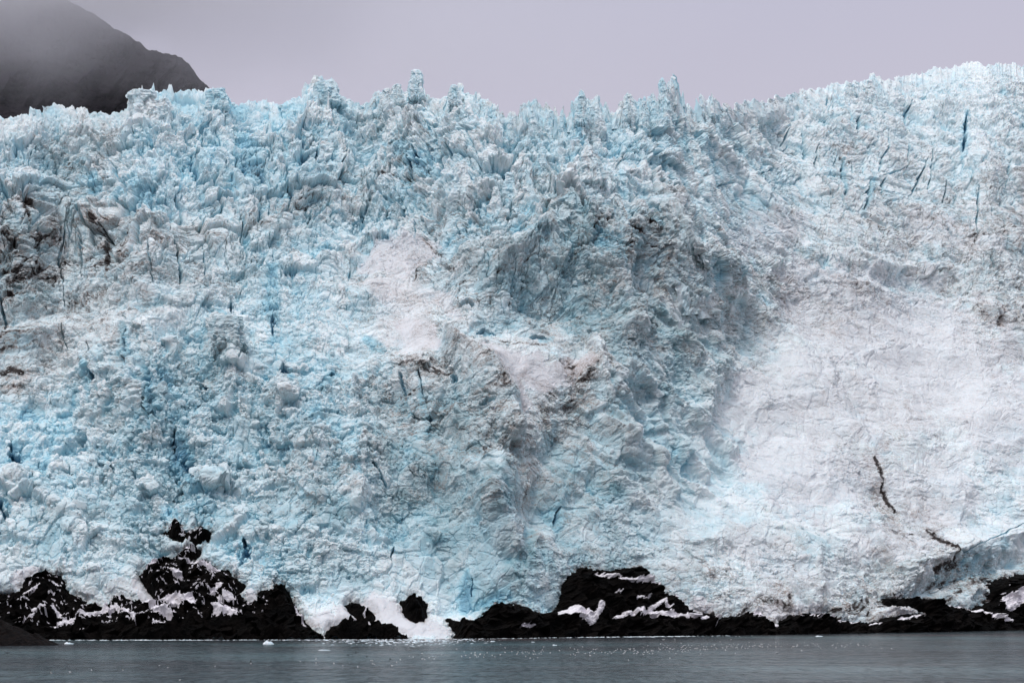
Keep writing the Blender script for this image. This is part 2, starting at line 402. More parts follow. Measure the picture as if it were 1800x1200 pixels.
# ---- crevasses seen on the face: (points, half-width px, depth m)
CR = [([(1300,250),(1296,300)],2.2,5),([(1330,215),(1326,250)],2,5),([(1600,180),(1590,230)],2.5,6),([(1640,250),(1630,330)],2,5),([(1560,230),(1550,290)],2,5),([(1720,330),(1716,420)],1.6,4),([(1455,170),(1450,200)],2,5),([(1345,300),(1343,350)],1.8,4),([(1780,250),(1770,330)],2,5),([(560,250),(555,290)],2.5,6),([(660,170),(655,215)],2.5,6),([(430,300),(425,350)],2,5),([(360,420),(364,480)],1.8,4),([(260,420),(270,500)],1.6,4),([(140,420),(150,500)],1.8,4),([(306,395),(314,430),(319,470),(318,502)],3.0,9),([(427,385),(425,415),(432,432)],1.8,5),([(473,330),(474,400),(472,440)],1.5,4),
([(57,400),(60,430),(66,455)],2.5,6),([(100,450),(105,475),(112,500),(113,540)],2,5),([(186,400),(190,440),(198,470)],2.5,6),
([(0,520),(5,550),(10,578)],3.5,8),([(115,590),(121,635)],1.5,4),([(220,560),(230,570)],1.5,4),([(285,590),(290,608)],2,6),
([(228,585),(222,600),(221,640)],2.5,6),([(243,672),(240,700),(258,726),(268,705),(265,680),(252,668)],6,14),([(300,685),(304,712)],2.5,7),
([(308,745),(312,780),(330,800),(338,830)],8,14),([(22,770),(20,800),(30,812)],6,8),([(497,640),(500,680),(510,700)],4,7),([(585,655),(570,670),(555,690)],7,9),
([(562,460),(548,465),(545,460)],5,6),([(790,260),(785,320)],3,6),([(775,280),(785,322)],3,8),([(722,265),(735,335)],2.5,7),([(735,270),(742,310)],2,5),
([(1018,180),(1022,210),(1016,238)],3.5,9),([(1035,205),(1030,240)],2.5,6),([(1165,205),(1163,240)],2,5),([(1198,200),(1200,250)],2,6),
([(1480,265),(1488,272),(1482,310),(1481,350)],2.5,7),([(1505,275),(1508,300)],1.8,5),([(1395,220),(1390,240)],2.5,7),([(1423,250),(1418,270)],3.5,9),([(1440,250),(1437,290)],1.8,5),
([(1400,240),(1390,255),(1412,272)],1.8,4),([(1380,270),(1365,290),(1340,305)],2,5),([(1412,285),(1435,300),(1450,330),(1463,352)],1.8,4),([(1595,250),(1590,300)],2.5,6),([(1625,285),(1618,310),(1600,345)],2.5,6),
([(1535,310),(1525,335),(1517,370)],3.5,9),([(1558,308),(1550,330),(1545,350)],3,6),([(1700,200),(1695,240),(1690,280)],4,8),([(1378,323),(1379,340)],2.2,7),([(1660,325),(1659,355)],2.6,8),([(1258,280),(1258,293)],2,6),
([(1512,205),(1508,225)],3,7),([(1475,255),(1470,340)],1.3,3),([(1665,408),(1672,420)],3,7),([(1725,440),(1760,470)],1.5,4),([(1380,255),(1412,256)],1.8,4),([(1370,272),(1405,276)],1.8,4),
([(1430,315),(1480,310)],1.5,3),([(1445,330),(1500,330),(1600,345)],1.5,3.5),([(1545,310),(1590,298)],1.5,3),
([(805,525),(820,518),(832,522)],4,9),([(843,568),(858,562),(872,572)],4,6),([(930,595),(965,592)],4,6),([(845,712),(865,711)],3,6),([(615,470),(612,500)],1.5,3),
([(430,955),(436,975),(425,1000)],4,4),([(340,850),(350,856)],5,8),([(28,875),(35,895)],4,8),([(85,800),(88,815)],3,6),([(0,885),(5,905)],4,7),([(485,920),(475,945)],2,5),
([(690,970),(685,995)],2.5,5),([(720,830),(728,840)],3,5),([(905,880),(930,905)],2.5,5),([(1000,880),(995,910)],3,5),([(828,1010),(825,1035)],2,2),
([(640,800),(655,830),(680,860)],2,4),([(735,650),(745,700),(750,745)],3,5),([(703,655),(705,680)],3,5),([(795,650),(797,665)],4,6),([(1690,975),(1740,950),(1760,940),(1800,918)],1.8,3),
([(745,360),(790,330),(870,333)],1.5,3),([(600,310),(680,322),(760,328)],1.5,3),([(740,405),(735,440)],1.8,4),([(805,400),(808,425)],1.5,4),([(850,400),(845,430)],1.8,4),([(1040,335),(1060,360),(1080,400)],2,4),
([(480,525),(478,580)],3,5),([(405,520),(408,545)],3,5),([(412,550),(417,575),(422,620)],2,5),([(235,250),(250,275)],1.5,4),([(345,235),(347,265)],1.5,4),([(160,610),(163,665)],3,6)]
DK = [([(1535,808),(1545,832),(1555,858),(1566,872),(1576,892)],3.4,1.9),([(1545,860),(1570,930),(1600,950)],16,0.5),([(1553,855),(1560,868)],4,1.3),([(1634,928),(1645,945),(1660,960),(1680,982)],4.5,2.0),([(1640,925),(1650,950)],9,0.7),([(1646,1002),(1665,990),(1692,985)],6,1.6),
([(1688,980),(1710,976)],2,1.4),([(1560,930),(1568,938)],6,1.0),([(1606,930),(1612,934)],3,1.6),([(1660,1010),(1640,1022),(1700,1010),(1740,1012)],3,1.0),([(1390,1000),(1392,1010)],3,0.9),
([(883,590),(905,602),(935,608),(960,608)],2.2,1.2),([(785,560),(800,568),(835,580)],2,0.9),([(750,430),(765,445),(785,458)],2,1.1),([(770,468),(800,472)],2.5,0.9),([(728,495),(735,480),(760,465)],2.2,1.0),
([(0,523),(20,520),(30,515)],4,1.5),([(42,355),(40,380),(50,400),(35,400)],4,1.8),([(40,360),(58,380)],3,1.7),([(185,405),(190,430),(195,495)],4,1.2),([(170,395),(180,410)],5,1.3),([(0,650),(20,645),(40,650)],4,1.5),([(60,420),(62,460),(55,480)],3,1.2),
([(20,420),(30,480),(20,500)],14,0.9),([(600,308),(640,318),(700,322),(760,330)],2.2,0.9),([(985,300),(988,320),(985,360)],5,0.8),([(945,290),(940,340)],6,0.7),([(1090,365),(1095,420),(1100,455)],7,0.8),([(1140,345),(1190,350),(1215,380)],5,0.8),([(1205,390),(1215,430)],6,0.6),
([(940,325),(960,345),(980,360)],6,0.6),([(1230,1015),(1260,1012),(1280,1025)],7,0.8),([(1310,1065),(1345,1060),(1380,1068),(1385,1050)],7,0.85),([(1465,1070),(1500,1060),(1530,1055),(1560,1060)],8,0.85),([(1560,1052),(1600,1056),(1660,1060),(1700,1030),(1750,1010)],5,1.0),
([(1480,245),(1492,262),(1502,245)],2,0.9),([(1465,250),(1515,255)],4,0.6),([(1700,430),(1730,410),(1800,395)],6,0.5),([(1590,440),(1620,415)],3,0.6),([(1340,490),(1420,520)],9,0.55),([(1460,500),(1560,530)],9,0.45),([(1720,540),(1800,560)],12,0.55),
([(200,600),(230,640)],9,0.4),([(160,230),(200,245),(215,235)],6,0.8),([(120,270),(130,300),(100,310)],10,0.55),([(740,640),(700,640)],10,0.8),([(820,620),(870,670),(880,700)],14,0.7),([(1000,640),(1030,680),(1010,740)],14,0.65),([(920,740),(940,760)],12,0.6),([(938,855),(942,880)],7,0.7),
([(914,965),(915,985)],2,0.9),([(1040,960),(1080,965)],4,0.6)]
ds_px = float(XR - XL) / NU
def stamp(pts, hw, soft):
    """falloff 0..1 around a polyline, returned with the window it covers"""
    xs = [p[0] for p in pts]; m = hw * soft + 4
    c0 = max(0, int((min(xs) - m - XL) / ds_px)); c1 = min(NU, int((max(xs) + m - XL) / ds_px) + 1)
    if c1 <= c0 + 1: return None
    ys = [p[1] for p in pts]; mid = (c0 + c1) // 2
    rr = np.where((PY[:NR, mid] > min(ys) - m - 12) & (PY[:NR, mid] < max(ys) + m + 12))[0]
    if len(rr) < 2: return None
    sl_ = (slice(rr[0], rr[-1] + 1), slice(c0, c1))
    x = PX[sl_] + wob1[sl_]; y = PY[sl_] + wob2[sl_]; d = np.full(x.shape, 1e9, f4); tmin = np.zeros(x.shape, f4); n = len(pts) - 1
    for k in range(n):
        ax, ay = pts[k]; bx_, by_ = pts[k + 1]; vx, vy = bx_ - ax, by_ - ay; L = vx * vx + vy * vy + 1e-6
        q = np.clip(((x - ax) * vx + (y - ay) * vy) / L, 0, 1)
        dd_ = np.hypot(x - ax - q * vx, y - ay - q * vy); mm = dd_ < d
        d = np.where(mm, dd_, d); tmin = np.where(mm, (k + q) / n, tmin)
    taper = 0.35 + 0.65 * np.sin(np.pi * np.clip(tmin, 0.03, 0.97)) ** 0.5
    return sl_, np.clip(1 - d / (hw * taper * soft), 0, 1)
wob1 = fbm(PX / 16, PY / 16, 171, 3) * 5; wob2 = fbm(PX / 16 + 31, PY / 16, 181, 3) * 3
MAC = [([(1000,345),(1040,420),(1090,500),(1115,570)],50,11),([(1180,355),(1230,430),(1290,520),(1370,600),(1400,650)],60,8),([(790,590),(850,650),(885,700),(900,760)],34,11),([(1040,610),(1065,700),(1110,760)],34,10),
([(1190,590),(1245,650),(1230,720)],40,10),([(620,700),(645,800),(620,900)],44,8),([(1000,345),(950,420),(880,470)],36,9),([(450,490),(560,460),(660,430)],26,5),([(780,380),(815,300)],26,7),([(1100,640),(1200,720),(1290,790)],18,5),([(1080,680),(1170,750),(1250,830)],18,5),([(1060,730),(1130,790),(1190,860)],18,5),
([(860,870),(900,960)],30,7),([(930,890),(960,900)],60,-9),([(760,860),(780,900)],64,-8),([(1030,870),(1060,830)],40,-6),([(930,520),(1010,540),(1080,530)],60,-10),([(1250,560),(1300,600)],60,-8),([(1130,450),(1150,520)],34,-9),([(790,1060),(880,1040),(980,1062)],34,-3.5),
([(690,700),(740,720),(780,760)],44,-7),([(300,760),(320,830),(310,880)],34,-8),([(250,640),(255,720)],26,-6),([(380,590),(410,650),(430,760)],40,8),([(150,700),(170,800)],34,6),([(500,700),(560,800)],50,6),([(1440,470),(1560,490),(1700,500)],20,-5),([(1420,440),(1560,465),(1720,470)],16,4),
([(1470,650),(1530,760)],24,-3),([(1380,780),(1450,860)],34,3),([(1590,1005),(1700,965),(1800,935)],32,5.5),([(1600,1045),(1700,1008),(1800,985)],30,-7),([(650,850),(700,930)],60,-6),([(1000,760),(960,840),(1000,930)],50,-6),([(880,800),(860,900)],40,5),([(560,700),(600,760)],40,4),([(100,350),(180,370),(260,420)],60,2.5),([(0,600),(150,590),(300,560)],26,4),([(0,560),(150,545),(300,520)],18,-4),([(560,160),(600,230)],40,5),([(740,150),(745,230)],30,5),([(1700,200),(1740,330)],40,6)]
for pts, hw, am in MAC:
    r_ = stamp(pts, hw, 1.35)
    if r_ is not None: h[r_[0]] += r_[1] ** 1.15 * am * 1.35
deep = np.zeros_like(h); DD = np.zeros_like(h)
for pts, hw, dep in CR:
    r_ = stamp(pts, hw * (0.9 if pts[0][0] > 1300 and pts[0][1] < 420 else 1.0), 1.0); dep = dep * (1.4 if pts[0][0] > 1300 and pts[0][1] < 420 else 1)
    if r_ is not None:
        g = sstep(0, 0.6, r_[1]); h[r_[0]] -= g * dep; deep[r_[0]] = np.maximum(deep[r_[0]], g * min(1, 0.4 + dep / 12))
for pts, hw, am in DK:
    r_ = stamp(pts, hw, 1.8)
    if r_ is not None: DD[r_[0]] = np.maximum(DD[r_[0]], r_[1] ** 0.8 * am)

# ---- bedrock outcrops: outline in the view, and the snow lying on them
ROCKS = [
 ('broad black rock headland with many snow streaks at the left end of the shore', (0.62, 1), [(-310,1150),(-310,1030),(0,1045),(20,1043),(40,1030),(42,1018),(60,1010),(83,1003),(92,1012),(105,1012),(115,1035),(145,1052),(150,1060),(185,1067),(200,1055),(225,1052),(255,1062),(276,1056),(255,1025),(247,1012),(268,992),(300,982),(318,975),(330,985),(345,990),(372,992),(385,1005),(402,1006),(410,1018),(428,1030),(417,1046),(440,1064),(468,1062),(457,1042),(483,1038),(483,1030),(500,1030),(512,1060),(525,1080),(545,1105),(556,1113),(566,1122),(570,1150)],
  [([(97,1100),(150,1090),(205,1075)],3.5),([(205,1075),(225,1088),(240,1104)],3),([(255,1072),(275,1090),(300,1100)],5),([(305,1084),(325,1076),(338,1080)],7),([(372,1066),(386,1052),(398,1042)],3),([(385,1095),(400,1092),(412,1098)],8),([(60,1078),(82,1075)],3),([(45,1096),(62,1093)],3),([(95,1082),(108,1090)],3),([(390,1070),(410,1068)],5),([(320,1062),(300,1075),(270,1068)],3.5),([(330,990),(345,1000),(385,1008)],3),([(290,990),(275,1000),(255,1008)],3),([(300,1020),(320,1028)],4),([(370,1000),(384,1018)],3),([(90,1032),(100,1035)],4),([(45,1052),(70,1046)],3),([(270,1118),(298,1112)],3),([(520,1085),(536,1108)],2)]),
 ('small isolated black rock island ringed by ice above the left headland', (0.7, 2), [(288,932),(305,917),(318,922),(328,933),(340,930),(353,922),(364,935),(380,945),(372,950),(342,957),(322,953),(300,945)], [([(322,926),(334,934)],2)]),
 ('tiny black rock knob between the rock island and the headland mound', (0.66, 3), [(314,970),(328,962),(353,967),(345,980),(330,984),(318,979)], [([(325,968),(340,972)],2)]),
 ('low row of black boulders at the waterline left of the snow chute', (0.60, 4), [(572,1150),(576,1112),(584,1104),(600,1100),(625,1096),(640,1098),(652,1102),(665,1103),(675,1110),(690,1111),(718,1121),(722,1150)], [([(643,1098),(648,1118)],2.2),([(620,1104),(628,1112)],2.5),([(668,1108),(662,1118)],2)]),
 ('crooked black rock poking through snow above the row of boulders', (0.66, 5), [(608,1065),(620,1060),(635,1063),(648,1072),(660,1084),(655,1096),(640,1090),(625,1082)], [([(645,1076),(640,1086)],1.8)]),
 ('dark notched rock standing alone in the white snow chute', (0.72, 6), [(706,1056),(725,1048),(740,1052),(751,1054),(747,1070),(746,1084),(738,1080),(732,1086),(720,1082),(708,1072)], []),
 ('large black rock bluff under the ice cave, centre right of the shore', (0.68, 7), [(792,1150),(806,1105),(792,1085),(788,1075),(800,1080),(815,1088),(838,1085),(855,1068),(872,1058),(890,1057),(920,1062),(945,1073),(975,1078),(990,1068),(996,1050),(998,1030),(1008,1008),(1032,993),(1060,996),(1080,1000),(1105,993),(1140,990),(1150,1003),(1157,1017),(1175,1035),(1200,1050),(1228,1072),(1262,1078),(1262,1150)],
  [([(990,1078),(1012,1082),(1035,1092)],9),([(1040,1090),(1050,1072),(1056,1062)],6),([(1078,1090),(1100,1080),(1140,1078),(1200,1083),(1240,1088)],4.5),([(1052,1008),(1090,1015),(1140,1020),(1160,1028)],3),([(1140,1072),(1160,1060),(1175,1068)],3.5),([(1185,1048),(1200,1058)],4),([(1085,1040),(1092,1038)],2),([(1118,1050),(1135,1053)],1.8),([(905,1108),(925,1107)],2.2),([(1245,1090),(1260,1100)],2)]),
 ('long low black rock ledge along the waterline at the right', (0.66, 8), [(1258,1150),(1256,1080),(1268,1086),(1285,1080),(1300,1083),(1312,1077),(1340,1085),(1355,1100),(1372,1092),(1388,1083),(1420,1078),(1450,1080),(1480,1087),(1530,1095),(1560,1086),(1600,1082),(1630,1080),(1600,1068),(1565,1060),(1555,1052),(1600,1048),(1640,1052),(1680,1068),(1720,1070),(1745,1055),(1738,1040),(1742,1025),(1765,1016),(1800,1008),(2100,996),(2100,1150)],
  [([(1765,1062),(1782,1050),(1810,1048)],13),([(1700,1072),(1730,1085),(1765,1092)],3),([(1660,1066),(1690,1078)],2.5),([(1245,1108),(1254,1096)],2),([(1288,1092),(1296,1091)],2),([(1320,1086),(1345,1095),(1362,1104)],4),([(1400,1090),(1450,1086),(1500,1092),(1545,1096)],2.2),([(1575,1092),(1610,1086)],2.5)]),
]
def sdf_poly(x, y, poly):
    d = np.full(x.shape, 1e9, f4); ins = np.zeros(x.shape, bool); n = len(poly)
    for k in range(n):
        ax, ay = poly[k]; bx_, by_ = poly[(k + 1) % n]; vx, vy = bx_ - ax, by_ - ay
        q = np.clip(((x - ax) * vx + (y - ay) * vy) / (vx * vx + vy * vy + 1e-6), 0, 1)
        d = np.minimum(d, np.hypot(x - ax - q * vx, y - ay - q * vy))
        if by_ != ay: ins ^= ((ay > y) != (by_ > y)) & (x < (bx_ - ax) * (y - ay) / (by_ - ay) + ax)
    return np.where(ins, d, -d)
wr1 = fbm(PX / 9, PY / 9, 191, 4, 0.6) * 5; wr2 = fbm(PX / 9 + 31, PY / 9, 201, 4, 0.6) * 5
rock_defs = []; rockprox = np.zeros_like(h); rim_shade = np.zeros_like(h)
for lab, (lift_k, seed), poly, snow in ROCKS:
    xs = [p[0] for p in poly]; ys = [p[1] for p in poly]
    c0 = max(0, int((min(xs) - 15 - XL) / ds_px)); c1 = min(NU, int((max(xs) + 15 - XL) / ds_px))
    mid = (c0 + c1) // 2
    rr = np.where((PY[:NR, mid] > min(ys) - 26))[0]; W = (slice(0, rr[-1] + 1), slice(c0, c1))
    if max(ys) < 1130:
        r0 = np.where(PY[:NR, mid] < max(ys) + 15)[0][0]; W = (slice(r0, rr[-1] + 1), slice(c0, c1))
    sd_ = sdf_poly(PX[W] + wr1[W], PY[W] + wr2[W], poly)
    rockprox[W] = np.maximum(rockprox[W], sstep(-14, 2, sd_))
    rim_shade[W] = np.maximum(rim_shade[W], sstep(-13, -1, sd_))
    rock_defs.append((lab, seed, W, sd_, snow))
hs = blur(h, 14 * Q)
h = h * (1 - rockprox) + (hs * 0.6 + (h - hs) * 0.35 - 3.0) * rockprox

# fresh white snow sheets: soft dusting on ledges and under the ice by the shore
SN = [([(650,470),(700,455),(760,450)],45,1.0),([(700,560),(740,580),(760,590)],38,1.3),([(760,510),(800,540)],20,.6),([(840,600),(900,640),(960,660),(1030,640)],32,1.2),([(870,640),(930,700)],25,.8),([(650,500),(700,510)],30,.7),
 ([(240,1035),(270,1062)],26,1.5),([(350,975),(330,960)],14,1.2),([(440,1045),(450,1060)],14,1.5),([(30,1030),(60,1000)],22,.9),([(600,1085),(680,1080),(740,1095),(780,1105)],40,1.1),([(1230,1060),(1240,1085)],30,1.1),([(1030,1080),(1050,1090)],22,1.3),
 ([(1330,1075),(1450,1075)],18,.7),([(1560,1075),(1600,1075)],22,.8),([(200,1058),(240,1060)],16,1.0),([(545,1095),(600,1095)],18,.8),
 ([(1400,520),(1500,560),(1620,600),(1720,660),(1760,760)],160,.6),([(1330,700),(1450,700),(1600,720)],140,.55),([(1350,800),(1500,850)],130,.6),([(1600,850),(1700,880)],110,.5),([(1280,430),(1400,400)],50,.5),([(1500,960),(1650,950)],60,.5),([(1600,400),(1750,430)],40,.4),([(700,470),(720,600)],70,.5),([(1300,960),(1400,1020)],60,.4)]
SS = np.zeros_like(h); nsn = fbm(PX / 46, PY / 26, 211, 6, 0.68) * 0.75
for pts, hw, am in SN:
    r_ = stamp(pts, hw, 1.25)
    if r_ is not None: SS[r_[0]] = np.maximum(SS[r_[0]], sstep(0.30, 0.62, r_[1] + nsn[r_[0]]) * min(am, 0.88))
h += rockprox * fbm(a / 9, s / 7, 245, 4, 0.6) * 2.6
lowpass = blur(h, 5 * Q)
smk = np.clip(SS, 0, 1) * sstep(1150, 1100, PX)          # snow fills the small relief on the ledges
h = h * (1 - 0.75 * smk) + lowpass * 0.75 * smk

top = sstep(1, 0.93, np.concatenate([tt[:, 0], np.ones(NB)]))[:, None]
h *= 0.45 + 0.55 * top
G = P + nr * h[..., None].astype(f4)
# ---- second stage: the broken surface itself, computed in space so that steep walls are broken up like level ground
Gs = np.stack([blur(G[..., k], 2 * Q) for k in range(3)], -1)
n2 = np.cross(np.gradient(Gs, axis=1), np.gradient(Gs, axis=0)); n2 /= np.linalg.norm(n2, axis=-1, keepdims=True) + 1e-9
n2 *= np.sign((n2 * nr).sum(-1, keepdims=True) + 1e-9); n2 = n2 * 0.6 + nr * 0.4
def pts(g): return [np.ascontiguousarray(g[..., k]) for k in range(3)]
g_ = pts(G); wv_ = fb3(g_, 9, 800, 2) * 3; g_ = [g_[0] + wv_, g_[1] - wv_, (g_[2] - 270) * (1 - 0.45 * S).astype(f4) + wv_ * 0.6]
crumb = sstep(-0.08, 0.2, fbm(aw / 42, sw / 36, 811, 4, 0.6) + (R - 0.45) * 0.5)      # crumbled ground against clean broad faces
q0 = facet3(g_, 19, 815, 1.6, sz=1.3); q1 = facet3(g_, 7.5, 820, 1.5, sz=1.25); q2 = facet3(g_, 3.3, 830, 1.5); q3 = facet3(g_, 1.5, 840, 1.4)
Rk = (0.08 + R) * (0.10 + 0.90 * crumb)
big_ = np.clip(0.75 + fbm(a / 110, s / 90, 860, 3) * 1.5, 0.25, 1.4)
h2 = q0[0] * 5.6 * R ** 1.35 * big_ * (0.5 + 0.5 * sstep(1, 0.95, np.concatenate([tt[:, 0], np.ones(NB)]))[:, None]) * (0.25 + 0.75 * sstep(0, 0.08, q0[1])) + q1[0] * 2.1 * (R + 0.05) * (0.3 + 0.7 * crumb) + q2[0] * 1.15 * Rk + (0.5 - q2[3]) * 1.1 * Rk + q3[0] * 0.5 * (Rk + 0.10) + fb3(g_, 1.3, 850, 2) * 0.25 * (Rk + 0.2)
h2 -= sstep(0.10, 0.0, q1[1]) * 1.1 * R
h2 *= (1 - 0.8 * smk) * (1 - 0.15 * rockprox) * (0.6 + 0.4 * top)
G = G + n2 * h2[..., None].astype(f4)
G[..., 2] = np.where(np.arange(NV)[:, None] < 6, np.minimum(G[..., 2], -3), G[..., 2])
# colour of the ice, with shade painted in on steep faces and at rock edges
h = h + h2
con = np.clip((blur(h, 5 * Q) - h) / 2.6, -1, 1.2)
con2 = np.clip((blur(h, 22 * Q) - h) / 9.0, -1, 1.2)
patch = fbm(aw / 26, sw / 30, 221, 4, 0.55)
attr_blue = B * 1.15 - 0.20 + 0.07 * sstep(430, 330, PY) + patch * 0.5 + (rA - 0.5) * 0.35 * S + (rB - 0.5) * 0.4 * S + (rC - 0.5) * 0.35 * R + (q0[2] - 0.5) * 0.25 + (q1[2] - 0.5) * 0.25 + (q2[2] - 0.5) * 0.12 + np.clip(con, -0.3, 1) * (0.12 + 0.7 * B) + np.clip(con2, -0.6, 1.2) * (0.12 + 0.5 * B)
BLP = [([(255,660),(262,720)],22,1.3),([(280,640),(300,670)],16,1.0),([(310,760),(330,830)],26,1.3),([(225,580),(222,640)],14,.9),([(585,655),(565,690)],18,1.0),([(505,650),(510,690)],16,1.0),([(555,735),(550,760)],18,.9),([(545,465),(580,420)],18,.8),([(430,960),(425,1000)],14,1.1),([(40,718),(60,722)],24,.7),([(25,780),(30,820)],16,1.0),([(345,850),(350,860)],14,1.2),
([(300,880),(290,910)],22,.8),([(480,480),(478,560)],20,.8),([(495,585),(470,600)],16,.8),([(700,270),(780,320)],26,.8),([(430,240),(450,300)],34,.9),([(170,320),(180,360)],24,1.0),([(240,330),(260,350)],24,.9),([(640,585),(670,600)],16,1.0),([(150,640),(158,690)],14,.9),([(385,545),(410,590)],16,.8),([(1020,190),(1020,250)],16,.9),([(820,1000),(815,1060)],20,1.0),([(840,1050),(900,1040)],24,.9),([(1000,870),(995,920)],18,.7),([(735,650),(750,760)],12,.8),
([(950,600),(975,590)],12,1.0),([(855,570),(872,573)],8,1.2),([(1280,480),(1275,500)],10,.8),([(560,170),(600,240)],30,.7),([(1490,270),(1480,350)],10,.8),([(1540,310),(1517,370)],12,.8),([(1700,200),(1690,290)],16,.8),([(1650,1010),(1760,960)],30,.6),([(900,400),(960,440)],20,.7),([(1040,420),(1080,480)],24,.7),([(20,900),(0,880)],12,1.0),([(90,800),(80,830)],12,.9),([(610,830),(625,860)],12,.8)]
for pts_, hw, am in BLP:
    r_ = stamp(pts_, hw, 1.0)
    if r_ is not None: attr_blue[r_[0]] += sstep(0.0, 0.8, r_[1] + nsn[r_[0]] * 0.5) * am * 0.85 * (r_[1] > 0)
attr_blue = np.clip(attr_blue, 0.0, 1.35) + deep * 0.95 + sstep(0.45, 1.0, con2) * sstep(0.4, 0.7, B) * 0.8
dstreak = np.clip(fbm(aw2 / 9, sw / 26, 231, 5, 0.65) * 1.6 + 0.45, 0, 1.3) * 0.6 + np.clip(fbm(aw / 34, sw2 / 4.0, 241, 5, 0.65) * 2.0 + 0.3, 0, 1.3) * 0.55
lineA = np.exp(-(fbm(aw / 48, sw2 / 9, 281, 4, 0.6) / 0.035) ** 2) * np.clip(fbm(aw / 60, sw / 40, 285, 3) * 2 + 0.5, 0, 1)
lineB = np.exp(-(fbm(aw2 / 13, sw / 45, 291, 4, 0.6) / 0.03) ** 2) * np.clip(fbm(aw / 40, sw / 50, 295, 3) * 2 + 0.35, 0, 1)
attr_dirt_shade = np.clip((D - 0.04) * 2.2, 0, 1.5) * (1 - 0.4 * sstep(420, 300, PY)) * dstreak + sstep(0.08, 0.4, D) * (lineA * 0.8 + lineB * 0.55) * (0.5 + 0.5 * sstep(650, 400, PY)) + DD * (0.75 + 0.5 * fbm(PX / 5, PY / 5, 251, 3))
attr_dirt_shade += rim_shade * 1.3 * np.clip(0.35 + fbm(PX / 14, PY / 10, 255, 4, 0.65) * 2.2, 0, 1.2)  # soft shading above the rocks, painted into the dirt layer as a gritty rim
attr_dirt_shade *= 1 - 0.35 * np.clip(SS, 0, 1) * (DD < 0.1)
attr_snow = np.clip(SS, 0, 1)
bare_shade = np.clip((6.3 - T - 1.0 * sstep(430, 330, PY)) / 3.3, 0, 1) * np.clip(0.75 + fbm(aw / 20, sw / 28, 261, 4, 0.6) * 1.1, 0.1, 1.1) + np.clip(fbm(aw / 30, sw / 34, 271, 4, 0.6) * 1.6 - 0.15, 0, 0.6) * sstep(0.15, 0.4, R) * (1 - 0.8 * sstep(450, 350, PY))  # shade of steep faces painted as darker ice, plus random bare-ice patches
bare_shade = np.clip(bare_shade * 0.95, 0, 1) * (1 - attr_snow)

glacier = bpy.data.objects.new('glacier', None); C.collection.objects.link(glacier)
tag(glacier, 'vast pale blue and white tumbling glacier with dirt-streaked crevassed ice filling the view', 'glacier')
body = mesh_from('ice_face', G.reshape(-1, 3), grid_faces(NV, NU), [ICE], glacier, {'blue': attr_blue, 'dirt': attr_dirt_shade, 'snow': attr_snow, 'bare_shade': bare_shade})

